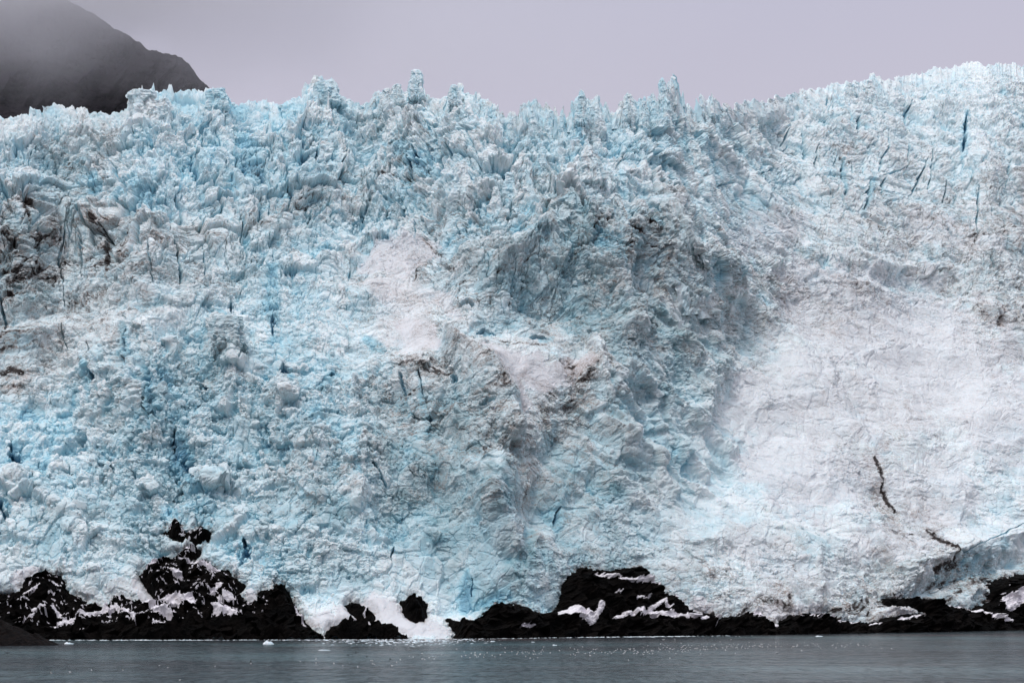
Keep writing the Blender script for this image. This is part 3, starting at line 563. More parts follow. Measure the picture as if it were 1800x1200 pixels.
# ------------------------------------------------------------------ rock outcrops
for lab, seed, W, sdp, snow in rock_defs:
    p = P[W] + nr[W] * (blur(h, 8 * Q)[W] if False else hs[W][..., None] * 0.6)
    aa, ss_ = a[W], s[W]; m = PX[W]; y_ = PY[W]
    mpx = (Yb[W] / F)
    cr = ridged(aa / 22 + seed, ss_ / 16, 301 + seed, 5, 0.6) * 5.5 + facet(aa / 6 + ss_ / 14, ss_ / 4 - aa / 15, 311 + seed, 1.4)[0] * 2.6 + fbm(aa / 2.5, ss_ / 2, 321, 3, 0.6) * 0.8
    lift = np.where(sdp > 0, np.minimum(sdp * mpx * 0.9, 5.0) + cr * sstep(0, 8, sdp), sdp * mpx * 1.2) - 1.2
    rp = p + nr[W] * lift[..., None]
    k = (sdp[:-1, :-1] > -4)
    V, Fa, _ = compact(rp.reshape(-1, 3), grid_faces(*sdp.shape, k))
    ro = mesh_from('rock_outcrop', V, Fa, [ROCK]); tag(ro, lab, 'rock')
    # snow lying in the hollows and on ledges of this rock
    sm = np.full(sdp.shape, -1.0, f4)
    r1 = wr1[W]; r2 = wr2[W]
    for pts, hw in snow:
        for q in range(len(pts) - 1):
            (ax, ay), (bx_, by_) = pts[q], pts[q + 1]; vx, vy = bx_ - ax, by_ - ay
            u_ = np.clip(((m - ax) * vx + (y_ - ay) * vy) / (vx * vx + vy * vy + 1e-6), 0, 1)
            sm = np.maximum(sm, (hw * 1.1 - np.hypot(m + r1 * .7 - ax - u_ * vx, y_ + r2 * .7 - ay - u_ * vy)) / 4)
    spkl = fbm(m / 14 - y_ / 30 + seed, y_ / 5 + m / 36, 331 + seed, 5, 0.75)
    amt = np.interp(m, [-150, 0, 230, 440, 520, 600, 700, 800, 980, 1250, 1500, 1800], [.22, .30, .36, .33, .04, .24, .2, -.05, .04, .12, .14, .2])
    amt = amt - sstep(1095, 1118, y_ + (m - 600) * 0.012) * 0.3
    sm = np.maximum(sm, (spkl - 0.41 + amt) * 4 - 0.3)
    sm = sm + fbm(m / 5 + seed, y_ / 3.5, 341, 4, 0.7) * 1.1
    sm = np.where(sdp < 1, -1, sm)
    sm -= sstep(8, 0, y_ * -1 + np.interp(m, *zip(*SHORE)))* 2
    k = (sm[:-1, :-1] > -0.15) & (sm[1:, 1:] > -0.15) & (sm[1:, :-1] > -0.15) & (sm[:-1, 1:] > -0.15)
    if k.sum() > 12:
        spz = rp + nr[W] * (np.clip(sm, -0.15, 0.8) * 1.1 + 0.12)[..., None] + fbm(aa, ss_, 9, 2)[..., None] * 0.15
        lab_ = np.zeros(k.shape, np.int32); comps = []
        for i0, j0 in zip(*np.where(k)):
            if lab_[i0, j0]: continue
            st = [(i0, j0)]; lab_[i0, j0] = len(comps) + 1; cells = []
            while st:
                i1, j1 = st.pop(); cells.append((i1, j1))
                for i2, j2 in ((i1+1,j1),(i1-1,j1),(i1,j1+1),(i1,j1-1),(i1+1,j1+1),(i1-1,j1-1),(i1+1,j1-1),(i1-1,j1+1)):
                    if 0 <= i2 < k.shape[0] and 0 <= j2 < k.shape[1] and k[i2, j2] and not lab_[i2, j2]:
                        lab_[i2, j2] = len(comps) + 1; st.append((i2, j2))
            comps.append(cells)
        comps = [c_ for c_ in sorted(comps, key=len, reverse=True) if len(c_) > 2]
        def patch_mesh(cl):
            kk = np.zeros(k.shape, bool); cc_ = np.array(cl); kk[cc_[:, 0], cc_[:, 1]] = True
            V, Fa, _ = compact(spz.reshape(-1, 3), grid_faces(*sdp.shape, kk)); return mesh_from('snow_patch', V, Fa, [SNOW], ro)
        for cl in comps[:99]: patch_mesh(cl)
        if len(comps) > 99: tag(patch_mesh([c_ for cl in comps[99:] for c_ in cl]), kind='stuff')

# ------------------------------------------------------------------ seracs
def ij(px, py):
    c = int(np.clip((px - XL) / ds_px, 0, NU - 1)); col = PY[:NR, c]
    return int(np.clip(np.searchsorted(-col, -py), 0, NR - 1)), c
def serac(px, py, wpx, hpx, lean=0.0, seed=0, blue=0.5, dirt=0.4, tip=0.15, ridge=0.6):
    """a standing fin or tower of ice: base at the given spot, width and height given as seen"""
    r_, c_ = ij(px, py); p0 = G[max(r_ - 8, 0):r_ + 8, c_].mean(0); m = p0[1] / F
    W_, H_ = wpx * m, hpx * m * 1.05; nh, na = 60, 64
    t_ = np.linspace(0, 1, nh)[:, None]; an = np.linspace(0, 2 * math.pi, na, endpoint=False)[None, :]
    rs = np.random.RandomState(seed)
    prof = (1 - t_ ** 1.25) * (1 - tip) + tip; prof = prof * (1 - sstep(0.93, 1.0, t_) * 0.93)
    ca, sa = np.cos(an), np.sin(an)
    sq = 1 / np.maximum(np.abs(ca) ** 1.0, np.abs(sa) ** 1.0) ** 0.45
    x = ca * sq * prof * W_ * 0.5; y = sa * sq * prof * W_ * ridge * 0.5 + 0 * x; z = t_ * H_ * (1 + 0 * an) - (H_ * 0.3 + W_ * 0.7) * (1 - t_) ** 3
    U = (an / (2 * math.pi) * math.pi * W_ + seed * 31 + 0 * t_).astype(f4); Vv = (t_ * H_ + 0 * an).astype(f4)
    # periodic: fold the angle so the seam matches
    Uf = (np.abs(an - math.pi) * W_ * 0.5 + np.where(an > math.pi, 500, 0) * 0 + seed * 31 + 0 * t_).astype(f4)
    sc_ = max(2.2, W_ / 3)
    dd_ = facet(Uf / sc_ + Vv / (9 * sc_), Vv / (sc_ * 1.7) + sa.astype(f4) * 0.5, seed, 1.4)[0] * W_ * 0.17 + facet(Uf / (sc_ * .42), Vv / (sc_ * .8) + sa.astype(f4) * 2, seed + 9, 1.5)[0] * W_ * 0.06 + fbm(Uf / 1.4, Vv / 1.8 + 3 * sa.astype(f4), seed, 3) * 0.5
    dd_ = dd_ * (0.35 + 0.65 * (1 - t_)) ; k_ = 1 + dd_ / (W_ * 0.5)
    x = x * k_; y = y * k_
    lx = lean * H_ * t_ ** 1.3 + (np.interp(t_, np.linspace(0, 1, 6), rs.uniform(-1, 1, 6) * W_ * 0.09))
    # bury the foot of the tower in the ice around it
    # slanted top
    z = z + x * rs.uniform(-0.5, 0.5) * t_
    V = np.stack([x + lx + p0[0], y + p0[1] + W_ * ridge * 0.3 + 0 * x, z + p0[2] - H_ * 0.02], -1)
    vy_ = np.maximum(V[..., 1], 1); tz_ = (V[..., 2] - CAMZ) / vy_; ang = np.arctan(tz_) - PITCH
    pyv = 600 - F * np.tan(ang); dyv = F * cp - (600 - pyv) * sp; pxv = 900 + V[..., 0] / vy_ * dyv
    jj = np.clip(((pxv - XL) / ds_px).astype(int), 0, NU - 1)
    b_ = sh[jj] + 20; tq_ = np.clip((pyv - b_) / (sks[jj] - b_), 0, 1); ii = np.clip((tq_ * (NR - 1)).astype(int), 0, NR - 1)
    push = np.clip(G[ii, jj, 1] + 2.5 - V[..., 1], 0, 60) * sstep(0.42, 0.12, t_ + rs.uniform(-.03, .03, (1, na)))
    V[..., 1] += push; V[..., 0] *= 1 + push / vy_; V[..., 2] += push * tz_
    gp = [np.ascontiguousarray(V[..., q]).astype(f4) for q in range(3)]
    f1_ = facet3(gp, max(3.0, W_ / 3.5), seed, 1.5, sz=1.5); f2_ = facet3(gp, max(1.6, W_ / 9), seed + 5, 1.5); f3_ = fb3(gp, 1.4, seed + 6, 2)
    rad_ = (f1_[0] * W_ * 0.10 + f2_[0] * W_ * 0.045 + f3_ * 0.5) * (0.3 + 0.7 * (1 - t_))
    V[..., 0] += ca * rad_; V[..., 1] += sa * rad_
    dd_ = dd_ + rad_
    idx = np.arange(nh * na).reshape(nh, na); nx = np.roll(idx, -1, 1)
    Fa = np.stack([idx[:-1], nx[:-1], nx[1:], idx[1:]], -1).reshape(-1, 4)
    cap = nh * na; V = V.reshape(-1, 3); tipv = V[-na:].mean(0)
    V[-na:] = tipv + (V[-na:] - tipv) * 0.02
    n_ = fb3(gp, 6, seed + 2, 3) + (f1_[2] - 0.5) * 0.6; at_b = np.clip(blue * 0.9 + n_ * 0.6 - dd_ / W_ * 1.5, 0, 1.1)
    at_d = np.clip(dirt * (0.5 + 1.8 * fbm(Uf / 3.0, Vv / 10, seed + 3, 4)) + dirt * 0.3 * (1 - t_), 0, 1)
    return mesh_from('serac', V, Fa, [ICE], glacier, {'blue': at_b.ravel(), 'dirt': at_d.ravel(), 'snow': np.zeros(len(V)), 'bare_shade': np.full(len(V), bare_shade[r_, c_] * 0.9)})
SER = [ # px, py, w, h, lean, blue, dirt, tip
 (568,205,60,48,-.02,.55,.3,.6),(738,200,34,68,-.05,.5,.3,.5),(672,205,36,55,.03,.3,.7,.35),(700,205,34,48,0,.3,.6,.35),(250,205,66,54,-.1,.25,.5,.6),(285,200,50,42,0,.3,.5,.5),(382,200,44,42,-.1,.75,.2,.7),
 (1022,235,30,78,.02,.6,.4,.15),(1046,235,46,66,.05,.55,.5,.2),(1182,245,32,112,-.02,.55,.3,.25),(1165,240,30,75,0,.5,.3,.2),(1106,225,24,66,0,.5,.4,.1),(1136,235,26,68,.02,.55,.3,.15),(1236,215,15,50,-.05,.4,.3,.2),(1252,215,16,44,.05,.4,.4,.2),
 (940,225,22,54,0,.45,.4,.15),(965,220,18,42,.08,.55,.3,.5),(986,225,14,45,.02,.5,.2,.1),(915,220,16,36,-.05,.5,.3,.1),(806,200,30,46,-.1,.5,.4,.4),(897,222,12,26,0,.6,.1,.3),(1325,200,16,32,-.2,.3,.3,.2),(1072,238,24,34,.1,.7,.1,.4),
 (1533,165,26,34,-.05,.3,.3,.3),(1495,170,30,26,.0,.3,.3,.4),(1215,235,22,44,0,.4,.4,.2),
 (815,375,60,98,.02,.2,.35,.1),(1002,425,84,105,.02,.35,.5,.08),(1190,460,92,120,-.1,.15,.8,.25),(1036,345,64,90,-.02,.3,.5,.15),(1085,400,44,66,.02,.4,.6,.2),(930,345,30,62,0,.45,.4,.2),(868,365,26,50,.05,.35,.4,.3),(900,345,34,60,-.03,.5,.3,.3),
 (1100,330,38,52,.05,.6,.2,.2),(955,300,30,56,-.05,.5,.4,.2),(760,260,34,50,0,.5,.3,.3),(1230,290,40,54,-.03,.35,.4,.3),(400,650,60,66,0,.25,.6,.85),(1420,465,36,30,0,.2,.7,.7),
]
for k, (x_, y_, w_, h_, le, bl_, di_, tp_) in enumerate(SER):
    if y_ < 250: h_ *= 1.14
    serac(x_, y_, w_, h_, le, 400 + k, bl_, di_ * 0.8, tp_)

# a field of lesser shards, and loose blocks
rs = np.random.RandomState(7)
def shards(n, wfun, hmin, hmax, aspect, spread, seed, rings=4, sides=7):
    rs = np.random.RandomState(seed); out_v, out_f, ab, ad, asn, aba = [], [], [], [], [], []
    cnt = 0; tries = 0; base_i = 0
    while cnt < n and tries < n * 30:
        tries += 1
        i = rs.randint(30, NR - 6); j = rs.randint(0, NU)
        if rs.rand() > wfun(PX[i, j], PY[i, j], i, j): continue
        p = G[i, j]; H_ = (hmin + (hmax - hmin) * rs.rand() ** 2.2) * p[1] / F; W_ = H_ * rs.uniform(*aspect)
        lean = rs.normal(0, spread, 2); ph = rs.rand() * 6.28; asym = rs.uniform(0.45, 1.0)
        rads = rs.uniform(0.65, 1.25, (rings, sides)); aa_ = (np.arange(sides) + rs.uniform(-.3, .3, sides)) / sides * 6.283
        tipx = rs.uniform(-.3, .3, 2) * W_
        v = []
        for q in range(rings):
            tq = q / (rings - 1); rad = W_ * 0.5 * ((1 - tq ** 1.3) * 0.92 + 0.1) * rads[q]
            x_ = np.cos(aa_) * rad; y_ = np.sin(aa_) * rad * asym
            x2 = x_ * math.cos(ph) - y_ * math.sin(ph); y2 = x_ * math.sin(ph) + y_ * math.cos(ph)
            z_ = H_ * (tq * 1.25 - 0.35) - W_ * 0.5 * (1 - tq) ** 2 + rs.uniform(-.09, .09, sides) * H_
            x2 = x2 - nr[i, j, 0] * W_ * 0.5 * (1 - tq); y2 = y2 - nr[i, j, 1] * W_ * 0.6 * (1 - tq)
            v.append(np.stack([x2 + lean[0] * H_ * tq + tipx[0] * tq, y2 + lean[1] * H_ * tq + tipx[1] * tq, z_], -1))
        v = np.concatenate(v) + p
        out_v.append(v)
        idx = np.arange(rings * sides).reshape(rings, sides) + base_i; nx = np.roll(idx, -1, 1)
        q4 = np.stack([idx[:-1], nx[:-1], nx[1:], idx[1:]], -1).reshape(-1, 4)
        tri = np.concatenate([q4[:, [0, 1, 2]], q4[:, [0, 2, 3]], np.stack([np.full(sides - 2, idx[-1, 0]), idx[-1, 1:-1], idx[-1, 2:]], -1)])
        out_f.append(tri); base_i += rings * sides; cnt += 1
        ab.append(np.full(rings * sides, np.clip(attr_blue[i, j] * 0.8 + rs.normal(0.02, 0.13), 0, 1))); ad.append(np.full(rings * sides, attr_dirt_shade[i, j] * rs.uniform(0.3, 1.1))); asn.append(np.full(rings * sides, attr_snow[i, j] * 0.6)); aba.append(np.full(rings * sides, bare_shade[i, j]))
    return np.concatenate(out_v), np.concatenate(out_f), {'blue': np.concatenate(ab), 'dirt': np.concatenate(ad), 'snow': np.concatenate(asn), 'bare_shade': np.concatenate(aba)}
V, Fa, A = shards(150, lambda x, y, i, j: float(S[i, j]) ** 1.2 * float(R[i, j]) * 1.3 * (0 if y > 235 or x > 1300 else 1), 12, 30, (0.4, 0.75), 0.10, 3, 6, 8)
o = mesh_from('serac_field', V, Fa, [ICE], glacier, A); tag(o, kind='stuff')
gr_ = (1 + 5 ** .5) / 2
IC = np.array([(-1,gr_,0),(1,gr_,0),(-1,-gr_,0),(1,-gr_,0),(0,-1,gr_),(0,1,gr_),(0,-1,-gr_),(0,1,-gr_),(gr_,0,-1),(gr_,0,1),(-gr_,0,-1),(-gr_,0,1)]) / 1.9
IF = np.array([(0,11,5),(0,5,1),(0,1,7),(0,7,10),(0,10,11),(1,5,9),(5,11,4),(11,10,2),(10,7,6),(7,1,8),(3,9,4),(3,4,2),(3,2,6),(3,6,8),(3,8,9),(4,9,5),(2,4,11),(6,2,10),(8,6,7),(9,8,1)])
def rubble(n, seed):
    rs = np.random.RandomState(seed); m_ = n * 25
    i = rs.randint(30, NR - 6, m_); j = rs.randint(0, NU, m_)
    pr = np.clip(R[i, j] - 0.25, 0, 1) ** 1.4 * (1 - rockprox[i, j]) * np.where(PY[i, j] > 380, 1.3, 0.6) * (0.4 + 1.2 * (con2[i, j] > 0))
    k = np.where(rs.rand(m_) < pr)[0][:n]; i = i[k]; j = j[k]; n = len(k)
    sz = (2.2 + 7.5 * rs.rand(n) ** 3.5) * G[i, j, 1] / F
    v = IC[None] * rs.uniform(0.6, 1.25, (n, 12, 1)); v = v * rs.uniform(0.55, 1.3, (n, 1, 3)) * sz[:, None, None] * 0.62
    q = rs.normal(size=(n, 4)); q /= np.linalg.norm(q, axis=1, keepdims=True); w_, x_, y_, z_ = q.T
    Rm = np.stack([1-2*(y_*y_+z_*z_),2*(x_*y_-z_*w_),2*(x_*z_+y_*w_),2*(x_*y_+z_*w_),1-2*(x_*x_+z_*z_),2*(y_*z_-x_*w_),2*(x_*z_-y_*w_),2*(y_*z_+x_*w_),1-2*(x_*x_+y_*y_)], -1).reshape(n, 3, 3)
    v = np.einsum('nij,nkj->nki', Rm, v) + G[i, j][:, None, :] + nr[i, j][:, None, :] * (sz * 0.05)[:, None, None]
    f = IF[None] + (np.arange(n) * 12)[:, None, None]
    rp_ = lambda a: np.repeat(a, 12)
    return v.reshape(-1, 3), f.reshape(-1, 3), {'blue': rp_(np.clip(attr_blue[i, j] * 0.7 + rs.normal(0.0, 0.14, n), 0, 1)), 'dirt': rp_(attr_dirt_shade[i, j] * rs.uniform(0.2, 1.1, n)), 'snow': rp_(attr_snow[i, j]), 'bare_shade': rp_(bare_shade[i, j])}
V, Fa, A = rubble(16000, 4)
o = mesh_from('ice_rubble', V, Fa, [ICE], None, A); tag(o, 'loose angular blocks of pale blue ice strewn over the glacier', 'ice rubble', kind='stuff')

# ------------------------------------------------------------------ water
V = []; xs = np.linspace(-2500, 2500, 3); 
me = mesh_from('water', [(-9000, -1500, 0), (9000, -1500, 0), (9000, 4000, 0), (-9000, 4000, 0)], [[0, 1, 2, 3]], [WATER]); tag(me, kind='structure')
def on_water(px, py):
    tx_, tz_ = tan_of(px, py); Y = -CAMZ / tz_; return Vector((tx_ * Y, Y, 0))

# low dark point in the lower left corner, nearer than the glacier
ng, ngy = 220, 160
gx, gy = np.meshgrid(np.linspace(0, 1, ng), np.linspace(0, 1, ngy)); gx = gx.astype(f4); gy = gy.astype(f4)
e0 = on_water(88, 1134); X_ = -260 + gx * (e0.x + 262); yy = e0.y - 18 + gy * 120
ctr = e0.y + 6
lenx = (e0.x + 3 - X_)
H_ = np.clip(lenx, 0, None) ** 1.1 * 0.25
half = 6 + lenx * 0.42
prof = np.clip(1 - ((yy - (ctr + lenx * 0.32)) / np.maximum(half, .1)) ** 2, -0.6, 1)
Zp = H_ * prof + fbm(X_ / 9, yy / 9, 501, 5, .6) * 1.6 * np.clip(lenx / 12, 0, 1) + facet((X_ + yy) / 4, (yy - X_) / 9, 505)[0] * .8 * np.clip(lenx / 10, 0, 1) - 0.4
POINT, t, b = newmat('brown_black_shore_rock')
pc = mixc(t, rng(t, noise(t, 0.5, 7, 0.7, (1, 1, 0.6), (0, 0.5, 0)), 0.4, 0.7), (0.003, 0.0026, 0.003), (0.012, 0.008, 0.007))
t.links.new(pc, b.inputs['Base Color']); b.inputs['Roughness'].default_value = 0.9; b.inputs['Specular IOR Level'].default_value = 0.1
t.links.new(bump(t, noise(t, 1.0, 7, 0.7), 0.6), b.inputs['Normal'])
o = mesh_from('rocky_point', np.stack([X_, yy, Zp], -1).reshape(-1, 3), grid_faces(ngy, ng), [POINT])
tag(o, 'low brown-black rocky point sloping into the water at the lower left corner', 'rock')

# ------------------------------------------------------------------ mountain in cloud
SIL = [(-700,-420),(-300,-200),(-60,-90),(60,-30),(117,0),(160,22),(195,45),(215,57),(245,75),(260,88),(275,90),(290,92),(310,98),(330,110),(345,132),(360,148),(372,160),(400,195),(460,260),(560,330)]
nc, nrw = 500, 260
mu = np.linspace(-700, 560, nc).astype(f4); ms = np.interp(mu, *zip(*SIL)).astype(f4) + fbm(mu / 30, mu * 0, 601, 6, .65) * 9
mt = np.linspace(0, 1, nrw).astype(f4)[:, None]
my = 420 + (ms[None, :] - 420) * mt; mxx = np.broadcast_to(mu, my.shape)
MY = 2500 + 500 * mt + 0.55 * (-mxx + 400) * 0.6 + ridged(mxx / 70 + my / 160, my / 150, 611, 6, .6) * -70 + fbm(mxx / 15, my / 12, 621, 4, .6) * 16
MY = MY + sstep(0.96, 1.0, mt) * 40
txm, tzm = tan_of(mxx, my); V = np.stack([txm * MY, MY, CAMZ + tzm * MY], -1)
bk = np.stack([np.stack([txm[-1] * (MY[-1] + d_), MY[-1] + d_, CAMZ + tzm[-1] * MY[-1] - dz_], -1) for d_, dz_ in ((120, 40), (400, 250), (1200, 1100))])
V = np.concatenate([V, bk], 0)
o = mesh_from('mountain', V.reshape(-1, 3), grid_faces(nrw + 3, nc), [MOUNT]); tag(o, kind='structure')

# cloud lying on the mountain: a real body of mist, thicker with height, thinning to nothing at its edges
CLD = bpy.data.materials.new('mist'); CLD.use_nodes = True; t = CLD.node_tree; t.nodes.remove(t.nodes['Principled BSDF'])
pv = t.nodes.new('ShaderNodeVolumePrincipled'); pv.inputs['Color'].default_value = (0.985, 0.98, 0.995, 1); pv.inputs['Density'].default_value = 0.009; pv.inputs['Anisotropy'].default_value = 0.0
t.links.new(pv.outputs[0], t.nodes['Material Output'].inputs['Volume'])
nc2, nr2 = 60, 40
cu = np.linspace(-1400, 1500, nc2).astype(f4); cv = np.linspace(235, -360, nr2).astype(f4)
CX, CV = np.meshgrid(cu, cv)
wob = fbm(CX / 160, CV / 110, 701, 3) * 55
th = 30 + 0 * CX
th = 1150 * sstep(190, -330, CV + wob * 0.8 + (CX - 150) * 0.10) ** 1.25 * sstep(900, 100, CX) + 50 * sstep(235, 60, CV + wob) * sstep(1400, 600, CX)
th *= sstep(-1400, -1200, CX) * sstep(-330, -110, CV)
def body_pts(off):
    Yc = 2150 + off; a_, b_ = tan_of(CX, CV); return np.stack([a_ * Yc, Yc + 0 * CX, CAMZ + b_ * Yc], -1)
V1 = body_pts(-th * 0.5 - 0.5); V2 = body_pts(th * 0.5 * 0.3 + 0.5)
F1_ = grid_faces(nr2, nc2); F2_ = grid_faces(nr2, nc2)[:, ::-1] + nr2 * nc2
ring = np.concatenate([np.arange(nc2), np.arange(1, nr2) * nc2 + nc2 - 1, (nr2 - 1) * nc2 + np.arange(nc2 - 2, -1, -1), np.arange(nr2 - 2, 0, -1) * nc2])
r2_ = np.roll(ring, -1); side = np.stack([r2_, ring, ring + nr2 * nc2, r2_ + nr2 * nc2], -1)
o = mesh_from('cloud', np.concatenate([V1.reshape(-1, 3), V2.reshape(-1, 3)]), np.concatenate([F1_, F2_, side]), [CLD], smooth=True); tag(o, kind='stuff')

# ------------------------------------------------------------------ floating ice
ICEW, t, b = newmat('floating_ice')
fc = mixc(t, rng(t, noise(t, 0.8, 5), 0.4, 0.65), (0.82, 0.84, 0.87), (0.50, 0.68, 0.76))
t.links.new(fc, b.inputs['Base Color']); b.inputs['Roughness'].default_value = 0.5
def lump(name, x, y, L, Wd, H_, seed, label, lobes=3):
    rs = np.random.RandomState(seed); nx_, ny_ = 34, 16
    gx_, gy_ = np.meshgrid(np.linspace(-1, 1, nx_), np.linspace(-1, 1, ny_)); gx_ = gx_.astype(f4); gy_ = gy_.astype(f4)
    e_ = 1 - (np.abs(gx_) ** 2.6 + np.abs(gy_) ** 2.6) ** 1.0
    z_ = np.clip(e_, -0.3, 1) ** 1.0
    z_ = np.sign(z_) * np.abs(z_) ** 0.55 * H_ * (0.55 + 0.25 * facet(gx_ * lobes + seed, gy_ * 1.5, seed)[0] * 2 + 0.35 * np.exp(-((gx_ + 0.45) / 0.3) ** 2))
    V = np.stack([gx_ * L / 2, gy_ * Wd / 2, z_ - 0.05], -1).reshape(-1, 3)
    Vb = V.copy(); Vb[:, 2] = -0.3 * H_ - 0.1
    Fa = grid_faces(ny_, nx_)
    o = mesh_from(name, np.concatenate([V, Vb]), np.concatenate([Fa, Fa[:, ::-1] + len(V)]), [ICEW]); o.location = (x, y, 0); return tag(o, label, 'ice floe')
for n_, (px, py, L, H_, lab) in enumerate([
    (472,1131.5,4.6,1.5,'small white humped ice floe floating off the left headland, right of centre of it'),
    (121,1131,4.0,0.7,'small flat greyish white ice floe close to the low rocky point'),
    (1440,1118,4.0,0.5,'thin white ice floe lying in front of the long right ledge'),
    (975,1133.5,2.0,0.35,'tiny ice floe in open water below the black bluff'),
    (937,1128,1.6,0.3,'tiny ice floe left of another, close under the black bluff'),
    (752,1126,2.6,0.6,'pointed scrap of floating ice just off the snow chute'),
    (570,1142,4.5,0.25,'low sliver of floating ice in the teal water left of the boulders'),
    (866,1127,2.4,0.35,'thin scrap of floating ice near the left end of the bluff'),
    (1710,1107,4.5,0.4,'thin streak of floating ice at the far right shore')]):
    p = on_water(px, py); lump('ice_floe', p.x, p.y, L, L * 0.55, H_, 900 + n_, lab)
# brash ice and foam along the waterline: too many scraps to count
rs = np.random.RandomState(12); Vs, Fs = [], []; bi = 0
t0_ = np.array([[0, 0, 1], [1, 0, 0], [.3, 1, 0], [-.8, .6, 0], [-.8, -.6, 0], [.3, -1, 0]], float)
f0_ = np.array([[0, 1, 2], [0, 2, 3], [0, 3, 4], [0, 4, 5], [0, 5, 1]])
def scrap(px, py, sx_, h_):
    global bi
    p = on_water(px, py); v = t0_ * [sx_, sx_ * 0.7, h_] * rs.uniform(0.7, 1.3, (6, 3)); v[:, 2] -= 0.03
    an_ = rs.rand() * 0.8 - .4; c_, s_ = math.cos(an_), math.sin(an_); v[:, :2] = v[:, :2] @ np.array([[c_, s_], [-s_, c_]])
    Vs.append(v + [p.x, p.y, 0]); Fs.append(f0_ + bi); bi += 6
for k in range(1700):
    x_ = rs.uniform(60, 1300); dens = np.interp(x_, [60, 300, 560, 740, 800, 900, 1190, 1210, 1300], [.8, .9, 1, 1, .25, 1, 1, .5, .1])
    if rs.rand() > dens * (0.45 + 0.55 * (math.sin(x_ * 0.09) + math.sin(x_ * 0.023 + 1) > -0.6)): continue
    ysh = np.interp(x_, *zip(*SHORE)); scrap(x_, ysh + 2.4 + abs(rs.normal(0, 0.45)), rs.uniform(0.3, 1.4), rs.uniform(0.04, 0.26))
for k in range(420):
    x_ = rs.normal(700, 70); scrap(x_, 1124 + abs(rs.normal(0, 4.0)), rs.uniform(0.2, 1.3), rs.uniform(0.04, 0.25))
o = mesh_from('brash_ice', np.concatenate(Vs), np.concatenate(Fs), [ICEW]); tag(o, 'thin white line of broken brash ice lapping the dark shore', 'brash ice', kind='stuff')

# ------------------------------------------------------------------ seabirds resting on the water
def loft(pts, n=8):
    """pts: (x, z, ry, rz) along the body; returns verts, faces"""
    V, Fq = [], []
    for x_, z_, ry, rz in pts:
        for k in range(n):
            a_ = k / n * 2 * math.pi; V.append((x_, math.cos(a_) * ry, z_ + math.sin(a_) * rz))
    for i in range(len(pts) - 1):
        for k in range(n):
            Fq.append((i * n + k, i * n + (k + 1) % n, (i + 1) * n + (k + 1) % n, (i + 1) * n + k))
    return V, Fq
def bird_mesh(name, mats, flying=False):
    pts = [(-.36, .12, .004, .004), (-.30, .11, .05, .015), (-.2, .10, .09, .06), (-.05, .08, .12, .10), (.08, .085, .11, .10), (.15, .13, .06, .07), (.18, .20, .042, .045), (.20, .25, .05, .05), (.245, .255, .045, .042), (.27, .245, .018, .016), (.325, .235, .004, .004)]
    V, Fq = loft(pts, 10); mi = []
    for i in range(len(pts) - 1):
        for k in range(10):
            mi.append(2 if i >= 8 else (1 if i < 4 and 1 <= k <= 3 else 0))
    if flying:
        b0 = len(V)
        for sgn in (1, -1):
            b0 = len(V)
            for q, (yy_, xx_, zz_, ch) in enumerate([(.06, .06, .13, .16), (.3, .08, .26, .14), (.55, .0, .25, .09), (.72, -.1, .2, .02)]):
                V += [(xx_, sgn * yy_, zz_), (xx_ - ch, sgn * yy_, zz_ - .01), (xx_ - ch / 2, sgn * yy_, zz_ + .015)]
            for q in range(3):
                a_ = b0 + q * 3
                for u_, v_ in ((0, 2), (2, 1), (1, 0)): Fq.append((a_ + u_, a_ + v_, a_ + 3 + v_, a_ + 3 + u_)); mi.append(1)
    o = mesh_from(name, V, Fq, mats, smooth=True); o.data.polygons.foreach_set('material_index', np.array(mi, np.int32)); return o
proto = bird_mesh('seabird', [BW, BG, BY]); proto_d = bird_mesh('seabird', [BK, BK, BK]); proto_f = bird_mesh('seabird', [BW, BG, BY], True)
rs = np.random.RandomState(21); spots = []
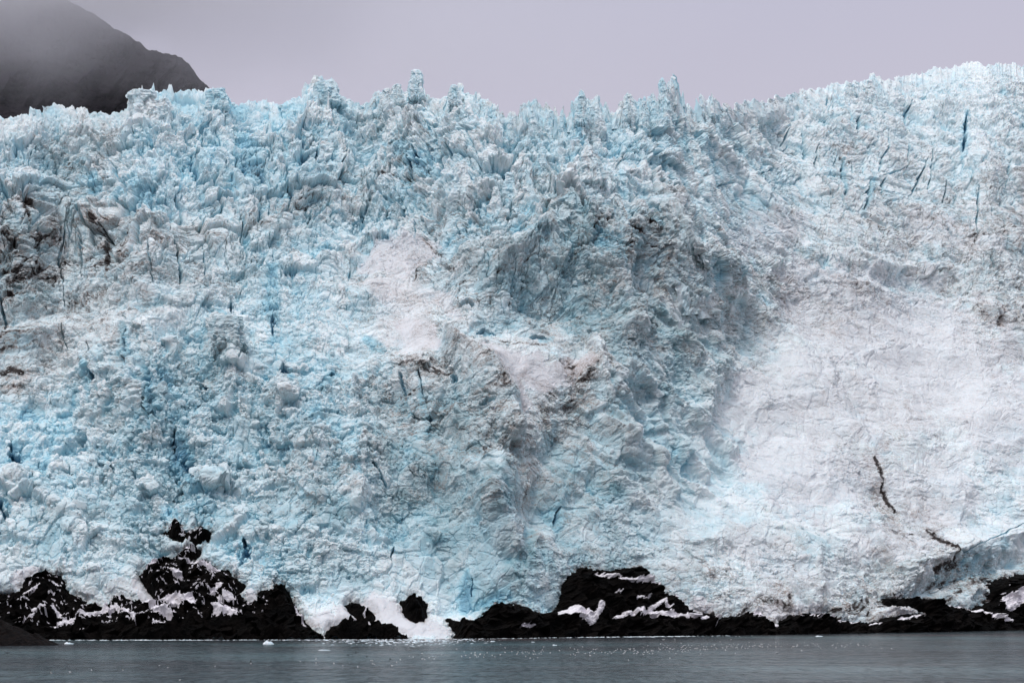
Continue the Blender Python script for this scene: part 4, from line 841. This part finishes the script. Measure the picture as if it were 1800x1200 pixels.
# drawn bands of the flock: (centre x, centre y, spread x, spread y, count)
for cx_, cy_, sx_, sy_, n_ in [(1215,1138,55,5,58),(1130,1144,40,5,40),(1020,1146,40,5,26),(930,1149,30,6,26),(1320,1134,50,4,44),(1400,1134,50,4,26),(1500,1134,40,4,18),(850,1151,40,5,14),(770,1155,50,6,14),(660,1163,45,6,10),(1210,1124,40,2,6)]:
    for k in range(n_): spots.append((rs.normal(cx_, sx_ * .7), rs.normal(cy_, sy_ * .8)))
for x_, y_ in [(90,1183),(123,1181),(161,1178),(216,1178),(280,1169),(295,1173),(316,1195),(378,1171),(441,1166),(528,1162),(555,1158),(556,1165),(587,1166),(629,1172),(1105,1160),(1365,1146)]: spots.append((x_, y_))
first = True
for x_, y_ in spots:
    y_ = max(y_, np.interp(x_, *zip(*SHORE)) + 3)
    o = proto if first else proto.copy()
    if not first: C.collection.objects.link(o)
    first = False
    o.location = on_water(x_, y_); o.rotation_euler = (0, 0, rs.rand() * 6.28); k_ = rs.uniform(0.75, 1.2); o.scale = (k_,) * 3
    tag(o, 'tiny white gull resting on the grey water among the scattered flock', 'bird', 'white gulls resting on the water')
for n_, (x_, y_) in enumerate([(612,1151),(626,1147),(645,1154),(686,1158),(441,1162),(12,1147),(1366,1148)]):
    o = proto_d if n_ == 0 else proto_d.copy()
    if n_: C.collection.objects.link(o)
    o.location = on_water(x_, y_); o.rotation_euler = (0, 0, rs.rand() * 6.28); o.scale = (1.4,) * 3 if n_ != 5 else (3.2, 3.2, 1.6)
    tag(o, 'small black seabird floating apart from the white gulls', 'bird', 'black seabirds on the water')
for n_, (x_, y_, z_) in enumerate([(1300,1120,1.5),(1294,1118,1.0),(1322,1118,1.2),(802,1143,1.2),(1166,1134,1.0),(888,1142,1.4)]):
    o = proto_f if n_ == 0 else proto_f.copy()
    if n_: C.collection.objects.link(o)
    p = on_water(x_, y_ + 4); o.location = (p.x, p.y, z_); o.rotation_euler = (rs.normal(0, .3), 0, rs.rand() * 6.28)
    tag(o, 'white gull in low flight just above the water', 'bird', 'gulls flying over the water')
